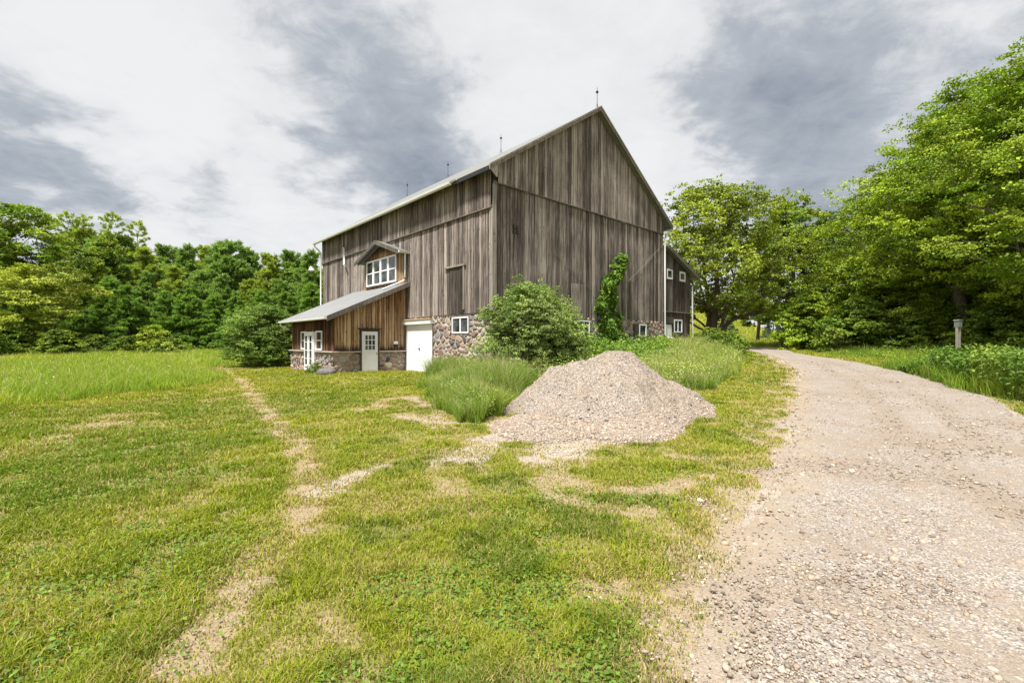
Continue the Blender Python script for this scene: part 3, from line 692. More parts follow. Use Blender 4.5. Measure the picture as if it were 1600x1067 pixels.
# ---- dormer
dm = boards('dormer_siding', 'l', 0, 6.72, 11.25, lambda s: 4.35, lambda s: 6.02 + .34 * (2.3 - abs(s - 9.0)), M_wood_brown, .16, wid=(.12, .2), ragged=.0, tint=(.25, .8), thick=.16, darken=lambda z: .1 + (z - 5.9) * 1.5, label='brown boards of the dormer face')  # boards get darker towards the dormer peak
m = MB()
for s in (-1, 1):
    y0_, y1_ = 9.0, 9.0 + s * 2.55; zr_, ze = 6.90, 6.03
    m.hexa([(-.60, y0_, zr_ - .07), (-.60, y1_, ze - .07), (.1, y1_, ze - .07), (.1, y0_, zr_ - .07), (-.60, y0_, zr_), (-.60, y1_, ze), (.1, y1_, ze), (.1, y0_, zr_)])
dr = m.build('dormer_roof', M_roof, barn)
m = MB(); m.col = (.1, .5, 0)
for s in (-1, 1):
    y0_, y1_ = 9.0, 9.0 + s * 2.57; zr_, ze = 6.91, 6.03
    for xo, th in ((-.63, .20), (-.40, .14)):
        m.hexa([(xo, y0_, zr_ - th), (xo, y1_, ze - th), (xo + .03, y1_, ze - th), (xo + .03, y0_, zr_ - th), (xo, y0_, zr_ - (0 if xo < -.5 else .075)), (xo, y1_, ze - (0 if xo < -.5 else .075)), (xo + .03, y1_, ze - (0 if xo < -.5 else .075)), (xo + .03, y0_, zr_ - (0 if xo < -.5 else .075))])
m.build('rake_trim', M_wood_trim, dr, col=True)
m = MB(); m.prism([(-.62, 6.32, 6.0), (-.62, 6.34, 5.91), (-.62, 6.42, 5.90), (-.62, 6.44, 6.0)], (.6, 0, 0)); m.build('gutter', M_gutter, dr)
m = MB(); m.tube([(-.20, 6.5, 5.93), (-.20, 6.52, 5.8), (-.20, 6.5, 4.75), (-.24, 6.5, 4.60), (-.42, 6.62, 4.47), (-.75, 6.9, 4.30), (-1.1, 7.15, 4.12)], .045, 8); m.build('downspout', M_gutter, dr, smooth=True)
for k in range(4): window('l', -.16, 7.42 + k * .86, 7.42 + k * .86 + .84, 4.62, 6.02, 1, 2, proud=.07, fw=.085, mw=.03)
m = MB(); m.col = (.2, .3, 0); m.box((-.26, 7.36, 4.55), (-.16, 10.9, 4.61)); m.build('window_sill', M_wood_trim, barn, col=True)

# ---- right wing
def wg_z(x): return 7.17 - .385 * (x - GW)
m = MB(); m.prism([(GW, .03, .3), (16.40, .03, .3), (16.40, .03, wg_z(16.4) - .15), (GW, .03, 7.0)], (0, 7, 0)); m.build('wall_core', M_dark, barn)
boards('wing_siding', 'g', 0, GW + .02, 16.43, 3.36, lambda s: wg_z(s) - .12, M_wood, .04, tint=(-.05, .45), wid=(.15, .25), label='dark brown-grey boards of the small wing')
boards('wing_siding', 'g', 0, GW + .02, 16.43, .7, 3.4, M_wood, .0, tint=(-.1, .4), wid=(.15, .25))
boards('wing_siding', 'r', 16.43, 0, 7.0, .7, wg_z(16.43) - .1, M_wood, .02, tint=(0, .5))
m = MB(); m.col = (.4, .4, 0); m.box(at('g', GW + .02, 0, 3.30), at('g', 16.45, .09, 3.36)); m.build('siding_ledge', M_wood_trim, barn, col=True)
m = MB(); slab(m, GW - .0, 7.20, 16.93, 5.72, -.32, 7.3, .09); wr = m.build('wing_roof', M_roof, barn)
m = MB(); m.col = (.15, .3, 0); m.hexa([(GW, -.36, 7.0), (16.95, -.36, 5.52), (16.95, -.32, 5.52), (GW, -.32, 7.0), (GW, -.36, 7.22), (16.95, -.36, 5.74), (16.95, -.32, 5.74), (GW, -.32, 7.22)]); m.build('rake_trim', M_wood_trim, wr, col=True)
m = MB(); m.prism([(17.05, -.3, 5.68), (17.03, -.3, 5.59), (16.94, -.3, 5.58), (16.93, -.3, 5.68)], (0, 7.5, 0)); m.build('gutter', M_gutter, wr)
downspout([(17.0, -.2, 5.6), (16.95, -.2, 5.45), (16.55, -.15, 5.25), (16.5, -.13, 5.0), (16.5, -.13, 1.85), (16.7, -.25, 1.65), (17.1, -.45, 1.6)], .045)
window('g', 0, 13.40, 14.08, 5.27, 5.85, 1, 1, surround=.07, proud=.09, fw=.09); window('g', 0, 14.93, 15.66, 5.27, 5.85, 1, 1, surround=.07, proud=.09, fw=.1)
window('g', 0, 14.32, 15.32, 2.10, 2.88, 2, 1, surround=.07, proud=.06, fw=.07, cw=.04)
m = MB(); m.box(at('g', 13.22, 0, .9), at('g', 14.0, .05, 2.55)); wdn = m.build('door', M_white, barn)
m = MB(); m.col = (.2, .3, 0); m.box(at('g', 13.12, 0, 2.6), at('g', 14.1, .09, 3.0)); m.box(at('g', 14.005, 0, .9), at('g', 14.09, .06, 2.6)); m.build('door_casing', M_wood, wdn, col=True)
# yard lamp at the far corner
yl = empty('barn_lamp', W(-.1, LW + .05, 6.45), UV_ANG, label='white yard lamp on a thin arm reaching out from the far left barn corner', cat='lamp')
m = MB(); m.tube([(0, -.1, 0), (0, .7, .35), (0, 1.5, .5), (0, 1.95, .48)], .022, 6); m.build('arm', M_iron, yl)
m = MB(); m.tube([(0, 1.95, .50), (0, 1.95, .38), (0, 1.95, .20)], .09, 10, .19); m.build('lamp_shade', M_white, yl, smooth=True)
m = MB(); m.ball((0, 1.95, .17), .13, 8, (1, 1, .8)); m.build('bulb', M_gutter, yl, smooth=True)
#VEG
# ------------------------------------------------------------------ gravel pile and pebbles
def icosphere():
    p = (1 + 5 ** .5) / 2
    v = np.array([(-1, p, 0), (1, p, 0), (-1, -p, 0), (1, -p, 0), (0, -1, p), (0, 1, p), (0, -1, -p), (0, 1, -p), (p, 0, -1), (p, 0, 1), (-p, 0, -1), (-p, 0, 1)], float)
    f = np.array([(0, 11, 5), (0, 5, 1), (0, 1, 7), (0, 7, 10), (0, 10, 11), (1, 5, 9), (5, 11, 4), (11, 10, 2), (10, 7, 6), (7, 1, 8), (3, 9, 4), (3, 4, 2), (3, 2, 6), (3, 6, 8), (3, 8, 9), (4, 9, 5), (2, 4, 11), (6, 2, 10), (8, 6, 7), (9, 8, 1)])
    return v / np.linalg.norm(v, axis=1)[:, None], f
ICO, ICOF = icosphere()
STONE_COL = np.array([(.46, .40, .34), (.38, .33, .29), (.58, .53, .47), (.30, .27, .25), (.72, .68, .62), (.22, .20, .19), (.50, .41, .34), (.42, .38, .36)])
def pebbles(name, X, Y, Z, size, seed, parent=None, mul=1.0):
    rg = np.random.default_rng(seed); n = len(X)
    if not hasattr(size, '__len__'): size = np.full(n, size)
    sc = size[:, None, None] * rg.uniform(.6, 1.35, (n, 1, 3)) * np.array([1, 1, .62])
    v = ICO[None] * (1 + rg.uniform(-.22, .22, (n, 12, 1))) * sc
    a = rg.uniform(0, 2 * pi, n); t = rg.uniform(-.5, .5, n)
    ca, sa, ct, st_ = np.cos(a)[:, None], np.sin(a)[:, None], np.cos(t)[:, None], np.sin(t)[:, None]
    x = v[..., 0] * ct - v[..., 2] * st_; z = v[..., 0] * st_ + v[..., 2] * ct; y = v[..., 1]
    V = np.stack([x * ca - y * sa + X[:, None], x * sa + y * ca + Y[:, None], z + (Z + size * .12)[:, None]], -1).reshape(-1, 3)
    Fc = (ICOF[None] + (np.arange(n) * 12)[:, None, None]).reshape(-1, 3)
    c = STONE_COL[rg.choice(len(STONE_COL), n, p=[.22, .18, .15, .14, .06, .07, .1, .08])] * rg.uniform(.8, 1.15, (n, 1)) * mul
    return np_mesh(name, V, [Fc], M_pebble, np.repeat(c, 12, 0), parent)
def build_pile():
    xs = np.linspace(-1.2, 6.2, 300); ys = np.linspace(6.0, 13.8, 300); X, Y = np.meshgrid(xs, ys)
    H = pile_h(X, Y); base = G(X, Y)
    Z = base - .06 + H + .045 * sstep(H, 0, .05)
    V = np.stack([X.ravel() - 2.4, Y.ravel() - 10.4, Z.ravel()], 1); n = 300
    i = np.arange(n - 1)[:, None] * n; j = np.arange(n - 1)[None, :]
    q = np.stack([i + j, i + j + 1, i + n + j + 1, i + n + j], -1).reshape(-1, 4)
    keep = H.ravel()[q].max(1) > 1e-4
    root = empty('gravel_pile', (2.4, 10.4, 0), label='large heap of grey crushed gravel dumped on the lawn in front of the barn gable', cat='gravel pile')
    used = np.unique(q[keep]); mp = np.zeros(len(V), int); mp[used] = np.arange(len(used))
    np_mesh('heap', V[used], [mp[q[keep]]], M_pile, parent=root, smooth=True)
    rg = np.random.default_rng(2); N = 90000
    x = rg.uniform(-.6, 5.6, N); y = rg.uniform(6.8, 11.6, N); h = pile_h(x, y); k = (h > .015); x, y, h = x[k], y[k], h[k]
    z = G(x, y) + h - .015
    s = rg.lognormal(math.log(.0078), .42, len(x)) * (1 + .9 * (1 - sstep(h, .05, .5)) * (rg.random(len(x)) < .15))
    o = pebbles('loose_stones', x - 2.4, y - 10.4, z, s, 3, root, np.array((.76, .69, .61))); tag(o, kind='stuff')
build_pile()
def polar(rg, n, r0, r1, a0, a1, p=1.0):
    """random ground points, density falling as 1/r^(1+p)"""
    u = rg.random(n)
    if p == 1.0: r = r0 * (r1 / r0) ** u
    else: q = 1 - p; r = (r0 ** q + u * (r1 ** q - r0 ** q)) ** (1 / q)
    a = np.radians(rg.uniform(a0, a1, n)); return r * np.sin(a), r * np.cos(a), r
def drive_stones():
    rg = np.random.default_rng(8)
    X, Y, r = polar(rg, 130000, 1.2, 26, -20, 68)
    rm = road_mask(X, Y); cl = fbm(X * 1.1, Y * 1.1, 77, 4)
    k = rg.random(len(X)) < rm * (.30 + 1.1 * sstep(cl, .40, .62)); X, Y, r = X[k], Y[k], r[k]
    s = rg.lognormal(math.log(.0050), .52, len(X)) * (r / 3) ** .35
    big = rg.random(len(X)) < .003; s[big] *= rg.uniform(1.8, 3.0, big.sum()); s = np.minimum(s, .034)
    o = pebbles('gravel', X, Y, G(X, Y) + .028 + .0009 * r, s, 9, mul=np.array((.72, .655, .57)))
    tag(o, 'loose pale and grey stones scattered over the gravel driveway', 'gravel', kind='stuff')
    # strays on the worn verge
    X, Y, r = polar(rg, 110000, 1.3, 18, -50, 50); b, g = patches(X, Y); rm = road_mask(X, Y)
    k = (rg.random(len(X)) < (g * .8 + b * .10)) & (rm < .5) & (pile_h(X, Y) < .01); X, Y, r = X[k], Y[k], r[k]
    s = rg.lognormal(math.log(.0055), .45, len(X)) * (r / 3) ** .3
    o = pebbles('gravel', X, Y, G(X, Y), s, 10, mul=np.array((.74, .68, .60))); tag(o, 'thin scatter of small stones spilled on the lawn and its bare patches', 'gravel', kind='stuff')
drive_stones()

# ------------------------------------------------------------------ grass
def blades(name, X, Y, Z, h, wd, lean, colr, seed, mat=M_grass, parent=None, bend=.6):
    rg = np.random.default_rng(seed); n = len(X); a = rg.uniform(0, 2 * pi, n); b = rg.uniform(0, 2 * pi, n)
    wx, wy = np.cos(a) * wd / 2, np.sin(a) * wd / 2; lx, ly = np.cos(b) * lean * h, np.sin(b) * lean * h
    def P(x, y, z): return np.stack([x, y, z], -1)
    m = .5
    V = np.stack([P(X - wx, Y - wy, Z - .01), P(X + wx, Y + wy, Z - .01), P(X + wx * .8 + lx * m * bend, Y + wy * .8 + ly * m * bend, Z + h * .58), P(X - wx * .8 + lx * m * bend, Y - wy * .8 + ly * m * bend, Z + h * .58), P(X + lx, Y + ly, Z + h * np.sqrt(np.clip(1 - lean * lean * .6, .1, 1)))], 1).reshape(-1, 3)
    i = np.arange(n) * 5
    return np_mesh(name, V, [np.stack([i, i + 1, i + 2, i + 3], 1), np.stack([i + 3, i + 2, i + 4], 1)], mat, np.repeat(colr, 5, 0), parent)
C_GREEN = np.array((.160, .235, .020)); C_DEEP = np.array((.110, .180, .017)); C_LIME = np.array((.300, .335, .026)); C_STRAW = np.array((.47, .365, .165))
def mixc(a, b, t): return a * (1 - t[:, None]) + b * t[:, None]
def lawn():
    rg = np.random.default_rng(20)
    X, Y, r = polar(rg, 2100000, 1.25, 60, -60, 60, .78)
    bare, grav = patches(X, Y); rm = road_mask(X, Y)
    clump = fbm(X * 3.2, Y * 3.2, 50, 3); dens = (1 - .78 * bare) * (.30 + 1.0 * sstep(clump, .36, .60)) * (1 - rm) ** 2
    tuft = sstep(fbm(X * .55, Y * .55, 60, 3), .45, .62)
    k = (rg.random(len(X)) < dens) & ~in_barn(X, Y, .12) & (pile_h(X, Y) < .008)
    X, Y, r, bare, clump, tuft, rm = X[k], Y[k], r[k], bare[k], clump[k], tuft[k], rm[k]; n = len(X)
    h = (.022 + .030 * rg.random(n)) * (.75 + .7 * sstep(clump, .4, .65)) * (1 - .45 * bare) * (1 + .35 * tuft) * (1 + r / 45)
    wd = .0031 * (1 + r / 2.3) ** .95
    big = fbm(X * .35 + 9, Y * .35, 70, 4); mid = fbm(X * 1.6, Y * 1.6, 71, 4)
    c = mixc(C_GREEN, C_LIME, np.clip(sstep(big, .34, .56) * .85 + .5 * (rg.random(n) - .5) + .25 * sstep(r, 4, 14), 0, 1))
    c = mixc(c, C_DEEP, np.clip(sstep(mid, .50, .68) * (.40 + .40 * sstep(X, -2.5, -.5)) * (1 - .5 * sstep(r, 5, 20)) + .3 * (rg.random(n) - .6), 0, 1))
    straw = (rg.random(n) < .11 + .55 * bare + .25 * sstep(mid, .5, .3) + .10 * sstep(fbm(X * .8, Y * .8, 90, 3), .5, .65)).astype(float)
    c = mixc(c, C_STRAW, straw * rg.uniform(.55, 1, n)) * rg.uniform(.75, 1.2, (n, 1))
    o = blades('lawn_grass', X, Y, G(X, Y), h, wd, rg.uniform(.25, 1.0, n), c, 21)
    tag(o, 'short mown lawn, patchy green and yellow, covering the foreground', 'grass', kind='stuff')
    # broad-leaved weeds low in the lawn
    X, Y, r = polar(rg, 60000, 1.3, 14, -50, 40); b, g = patches(X, Y); cl = fbm(X * .9, Y * .9, 95, 3)
    k = (rg.random(len(X)) < sstep(cl, .48, .62) * (1 - b)) & (road_mask(X, Y) < .2) & (pile_h(X, Y) < .01); X, Y, r = X[k], Y[k], r[k]
    n = len(X); cx = X; 
    P = np.stack([X, Y, G(X, Y) + rg.uniform(.01, .045, n)], 1); Nn = np.stack([rg.normal(0, .35, n), rg.normal(0, .35, n), np.ones(n)], 1)
    V = leaf_quads(P, Nn, rg.uniform(.010, .020, n) * (1 + r / 5), .8, rg)
    c = mixc(np.array((.085, .165, .018)), np.array((.16, .25, .03)), rg.random(n)) * rg.uniform(.7, 1.2, (n, 1))
    i = np.arange(n) * 4
    o = np_mesh('clover', V, [np.stack([i, i + 1, i + 2, i + 3], 1)], M_leaf, np.repeat(c, 4, 0)); tag(o, 'low clover and small broad-leaved weeds growing through the lawn', 'ground cover', kind='stuff')
def leaf_quads(P, Nn, size, aspect, rg, droop=0.0):
    n = len(P); Nn = Nn / (np.linalg.norm(Nn, axis=1)[:, None] + 1e-9)
    t = rg.normal(0, 1, (n, 3)); t -= (t * Nn).sum(1)[:, None] * Nn; t /= np.linalg.norm(t, axis=1)[:, None] + 1e-9
    if droop: t[:, 2] -= droop; t /= np.linalg.norm(t, axis=1)[:, None]
    b = np.cross(Nn, t); b /= np.linalg.norm(b, axis=1)[:, None] + 1e-9
    s = (size if hasattr(size, '__len__') else np.full(n, size))[:, None]
    w_ = s * aspect * .5
    V = np.stack([P - t * s * .5, P + b * w_ + Nn * s * .10 - t * s * .05, P + t * s * .5 , P - b * w_ + Nn * s * .10 - t * s * .05], 1)
    return V.reshape(-1, 3)
lawn()
def tall_grass(name, n, region, r0, r1, a0, a1, hfun, label, cat, seed, cols, seeds=.12, p=1.0, wmul=1.0, dens=None, lean=(.05, .5)):
    rg = np.random.default_rng(seed); X, Y, r = polar(rg, n, r0, r1, a0, a1, p)
    jx, jy = (fbm(X * 2.2, Y * 2.2, 61, 3) - .5) * 1.1, (fbm(X * 2.2 + 50, Y * 2.2, 62, 3) - .5) * 1.1
    k = region(X + jx, Y + jy) & ~in_barn(X, Y, .1) & (pile_h(X, Y) < .05)
    tc_ = fbm(X * 3.0, Y * 3.0, seed + 40, 3); k &= rg.random(len(X)) < .25 + 1.1 * sstep(tc_, .36, .6)
    if dens is not None: k &= rg.random(len(X)) < dens(X, Y)
    X, Y, r = X[k], Y[k], r[k]; n = len(X)
    h = np.maximum(hfun(X, Y), .12) * rg.uniform(.35, 1.15, n) * (.72 + .6 * fbm(X * 3, Y * 3, seed + 40, 3)); wd = .0075 * (1 + r / 7) ** .85 * wmul
    big = fbm(X * .25, Y * .5, seed, 3); t = np.clip(sstep(big, .35, .65) * .8 + .9 * (rg.random(n) - .5), 0, 1)
    c = mixc(np.array(cols[0]), np.array(cols[1]), t)
    sd_ = rg.random(n) < seeds; h[sd_] *= 1.22
    c[sd_] = np.array(cols[2]) * rg.uniform(.7, 1.1, (sd_.sum(), 1)); wd[sd_] *= .75
    c *= rg.uniform(.75, 1.2, (n, 1))
    o = blades(name, X, Y, G(X, Y), h, wd, rg.uniform(lean[0], lean[1], n), c, seed + 1); tag(o, label, cat, kind='stuff'); return o
MEAD = ((.22, .34, .028), (.38, .44, .045), (.52, .47, .20))
def edge_soft(P, s0, s1):
    def f(X, Y): return sstep(seg_dist(X, Y, P), s0, s1)
    return f
mead_edge = edge_soft(meadow[:10], 0, .8)
tall_grass('meadow_grass', 640000, lambda X, Y: inpoly(X, Y, meadow), 9, 75, -76, -12, lambda X, Y: (.20 + .16 * mead_edge(X, Y)) + .14 * fbm(X * .7, Y * .7, 4, 3), 'tall uncut meadow grass filling the field left of the barn', 'grass', 30, MEAD, .12, wmul=.62, lean=(.1, .9))
# rank grass clump left of the gravel pile
clumpA = np.vstack([PL([(668, 606), (690, 640), (725, 658), (765, 662), (790, 640)]), [(-.05, 10.0), (.2, 13.5), (.3, 16.8), (-.5, 17.4), (-2.3, 18.4), (-2.9, 17.2)]])
def hA(X, Y): return .42 + .48 * sstep(seg_dist(X, Y, clumpA[:5]), .0, 1.3) + .25 * (fbm(X * 1.4, Y * 1.4, 9, 3) - .5)
tall_grass('tall_grass', 230000, lambda X, Y: inpoly(X, Y, clumpA), 8, 20, -14, 6, hA, 'rank clump of waist-high grass between the white door and the gravel pile', 'grass', 34, ((.16, .27, .028), (.30, .38, .05), (.50, .45, .25)), .14, wmul=.62, lean=(.05, .85))
# rough growth along the gable, behind and right of the pile
rough = np.array([(.8, 13.2), (2.6, 12.8), (4.4, 12.4), (5.6, 13.2), (7.0, 15.2), (9.0, 18.0), (11.2, 22), (12.8, 27), (13.0, 33), (10, 33), (9.0, 26.6), (3.6, 21.8), (-.6, 17.8)])
tall_grass('tall_grass', 420000, lambda X, Y: inpoly(X, Y, rough), 11, 36, 0, 34, lambda X, Y: .38 + .28 * sstep(seg_dist(X, Y, rough[:8]), 0, 1.4) + .25 * (fbm(X * 1.1, Y * 1.1, 19, 3) - .5), 'tall yellow-green grass behind the gravel pile, along the foot of the gable wall', 'grass', 38, ((.17, .28, .028), (.34, .40, .055), (.52, .48, .27)), .18, wmul=.7, lean=(.05, .75))
verge = np.vstack([RRn[34:70] + np.array((1.0, .3)), [(40, 60), (40, 6)]])
def verge_d(X, Y): return seg_dist(X, Y, RRn[30:75])
tall_grass('roadside_grass', 420000, lambda X, Y: inpoly(X, Y, road_R_side) & (verge_d(X, Y) > 1.0), 8, 60, 20, 66, lambda X, Y: .10 + .45 * sstep(verge_d(X, Y), .9, 3.2) + .15 * fbm(X, Y, 3, 3), 'rough green grass on the right-hand verge of the driveway', 'grass', 42, ((.07, .16, .018), (.16, .25, .03), (.32, .30, .12)), .04) if False else None
rside = np.vstack([RRn[20:76], [(22, 66), (70, 66), (70, -2), (9.5, -2)]])
tall_grass('roadside_grass', 560000, lambda X, Y: inpoly(X, Y, rside) & (verge_d(X, Y) > 1.5), 8, 62, 18, 70, lambda X, Y: .10 + .42 * sstep(verge_d(X, Y), 1.4, 3.4) + .15 * fbm(X, Y, 3, 3), 'rough green grass on the right-hand verge of the driveway under the trees', 'grass', 42, ((.15, .26, .026), (.28, .37, .04), (.36, .34, .14)), .06, wmul=.62, lean=(.1, .9))
# far field seen under the trees
tall_grass('field_grass', 150000, lambda X, Y: (Y > 52) & (X > Y * .2), 52, 170, 12, 50, lambda X, Y: .5 + .3 * fbm(X * .1, Y * .1, 3, 3), 'sunlit far field grass seen beneath the trees beyond the bend', 'grass', 46, ((.26, .34, .03), (.40, .42, .05), (.5, .45, .2)), .1, wmul=1.6)

# ------------------------------------------------------------------ trees
def tubes(pos, par, rad, ns=5):
    """one frustum for every skeleton edge"""
    ch = np.nonzero(par >= 0)[0]; A = pos[par[ch]]; B = pos[ch]; ra = np.minimum(rad[par[ch]], rad[ch] * 1.5); rb = rad[ch]
    d = B - A; L = np.linalg.norm(d, axis=1)[:, None] + 1e-9; d = d / L; B = B + d * rb[:, None] * .4
    ref = np.where(np.abs(d[:, 2:3]) < .9, np.array([[0, 0, 1.0]]), np.array([[1.0, 0, 0]]))
    u = np.cross(d, ref); u /= np.linalg.norm(u, axis=1)[:, None]; v = np.cross(d, u)
    an = np.arange(ns) * 2 * pi / ns
    ring = np.cos(an)[None, :, None] * u[:, None] + np.sin(an)[None, :, None] * v[:, None]
    V = np.concatenate([A[:, None] + ring * ra[:, None, None], B[:, None] + ring * rb[:, None, None]], 1).reshape(-1, 3)
    i = (np.arange(len(ch)) * 2 * ns)[:, None]; k = np.arange(ns)[None]; k2 = (k + 1) % ns
    return V, np.stack([i + k, i + k2, i + ns + k2, i + ns + k], -1).reshape(-1, 4)
def prof_round(u): return np.sqrt(np.clip(1 - ((u - .42) / .60) ** 2, 0, 1))
def prof_tall(u): return np.clip(np.minimum((u + .12) * 3.0, 1), 0, 1) * np.clip(1.08 - u ** 2.2, .05, 1)
def prof_dome(u): return np.sqrt(np.clip(1 - (u * .98) ** 2.6, 0, 1)) * np.clip(.82 + .6 * u, 0, 1)
def prof_broad(u): return np.clip(np.minimum((u + .2) * 2.2, 1), 0, 1) * np.clip(1.05 - .75 * u ** 5, .05, 1)
def prof_low(u): return np.clip(1.0 - .9 * u ** 2.0, .05, 1) * np.clip(.75 + u, 0, 1)
def make_tree(name, seed, H, R, base, K, prof=prof_round, nleaf=330, leaf=.13, clump=(.75, .30), col=((.10, .19, .02), (.20, .30, .035)), trunk_r=.22, stems=1, lean=0.0, inner=.55, up=.75, spiky=0.0, trunk_top=.7, aspect=.75, colvar=.34, droop=.15, twig=.012):
    rg = np.random.default_rng(seed)
    u = rg.random(K * 3) ** .85; a = rg.uniform(0, 2 * pi, K * 3); rr = rg.random(K * 3) ** inner
    ph = rg.uniform(0, 2 * pi, 4)
    lob = 1 + .20 * np.sin(2 * a + ph[0]) + .14 * np.sin(3 * a + 5 * u + ph[1]) + .12 * np.sin(5 * a - 9 * u + ph[2])
    rad = R * prof(u) * rr * lob; z = base + (H - base) * u
    att = np.stack([rad * np.cos(a), rad * np.sin(a), z], 1)
    # spread them out
    keep = [0]; md = clump[0] * .70
    for i in range(1, len(att)):
        if len(keep) >= K: break
        if np.min(np.linalg.norm((att[keep] - att[i]) * (1, 1, 1.5), axis=1)) > md: keep.append(i)
    att = att[keep]
    pos = []; par = []
    nt = 8; top = base + (H - base) * trunk_top
    for s in range(stems):
        sa = rg.uniform(0, 2 * pi); sp = 0 if stems == 1 else rg.uniform(.15, .5) * R; b0 = np.array([rg.normal(0, .08), rg.normal(0, .08), 0]) if stems > 1 else np.zeros(3)
        wob = rg.normal(0, .05 * R, (nt, 2)).cumsum(0) * .45
        for k in range(nt):
            f = k / (nt - 1); p = b0 + np.array([cos(sa) * sp * f + (wob[k, 0] + lean * f * R) * (k > 0), sin(sa) * sp * f + wob[k, 1] * (k > 0), top * f])
            pos.append(p); par.append(-1 if k == 0 else len(pos) - 2)
    pos = [np.array(p) for p in pos]
    order = np.argsort(np.linalg.norm(att[:, :2], axis=1) + .3 * np.abs(att[:, 2] - base)); tips = []
    arr = np.array(pos)
    for t in order:
        c_ = att[t]; d = arr - c_; hd = np.hypot(d[:, 0], d[:, 1]); cost = np.linalg.norm(d, axis=1) + 2.2 * np.maximum(arr[:, 2] - (c_[2] - .45 * hd), 0) + 1.5 * (arr[:, 2] < base * .55)
        j = int(np.argmin(cost)); L = np.linalg.norm(c_ - arr[j]); ns = max(2, int(L / .7)); prev = j; new = []
        for k in range(1, ns + 1):
            f = k / ns; p = arr[j] * (1 - f) + c_ * f; p = p + np.array([0, 0, .10 * L * sin(pi * f)]) + (rg.normal(0, .035 * L, 3) if k < ns else 0)
            new.append(p); pos.append(p); par.append(prev); prev = len(pos) - 1
        tips.append(prev); arr = np.vstack([arr, new])
    par = np.array(par); cnt = np.zeros(len(arr)); cnt[tips] = 1
    for i in range(len(arr) - 1, -1, -1):
        if par[i] >= 0: cnt[par[i]] += cnt[i]
    rad_ = twig * np.maximum(cnt, 1) ** .5; k_ = trunk_r / max(rad_.max(), 1e-6); rad_ = np.maximum(rad_ * min(1.0, k_) if k_ < 1 else rad_ * (1 + (k_ - 1) * (rad_ / rad_.max())), twig)
    rad_[par < 0] *= 1.35
    tv, tf = tubes(arr, par, rad_, 6)
    # leaves
    nc = len(att); C = att; per = nleaf; nsub = 15
    tint = rg.random(nc); br = rg.uniform(1 - colvar, 1 + colvar, nc)
    outd = C.copy(); outd[:, 2] = (C[:, 2] - (base + H) / 2) * .5; outd /= np.linalg.norm(outd, axis=1)[:, None] + 1e-9
    sub = rg.normal(0, 1, (nc, nsub, 3)); sub /= np.linalg.norm(sub, axis=2)[:, :, None]; sub *= rg.uniform(.35, 1, (nc, nsub, 1)) ** .6
    csz = clump[0] * rg.uniform(.7, 1.25, nc)
    sub = sub * np.stack([csz, csz, csz * clump[1] / clump[0]], 1)[:, None]
    sub[:, :, 2] -= .16 * (sub[:, :, 0] ** 2 + sub[:, :, 1] ** 2) / clump[0]
    if spiky: sub[:, :, 2] += np.abs(rg.normal(0, spiky, (nc, nsub)))
    q = per // nsub
    P = C[:, None, None] + sub[:, :, None] + rg.normal(0, 1, (nc, nsub, q, 3)) * np.array([.23, .23, .09]) * csz[:, None, None, None] * .66
    N_ = rg.normal(0, .62, (nc, nsub, q, 3)) + outd[:, None, None] * .45 + np.array([0, 0, up])
    P = P.reshape(-1, 3); N_ = N_.reshape(-1, 3); n = len(P)
    V = leaf_quads(P, N_, leaf * rg.uniform(.6, 1.3, n), aspect, rg, droop)
    ct = np.repeat(tint, nsub * q); cb = np.repeat(br, nsub * q)
    c = mixc(np.array(col[0]), np.array(col[1]), np.clip(ct + rg.normal(0, .2, n), 0, 1)) * (cb * rg.uniform(.8, 1.2, n))[:, None]
    i = np.arange(n) * 4
    root = empty(name)
    np_mesh('trunk', tv, [tf], M_bark, parent=root, smooth=True)
    np_mesh('crown', V, [np.stack([i, i + 1, i + 2, i + 3], 1)], M_leaf, np.repeat(c, 4, 0), parent=root)
    return root
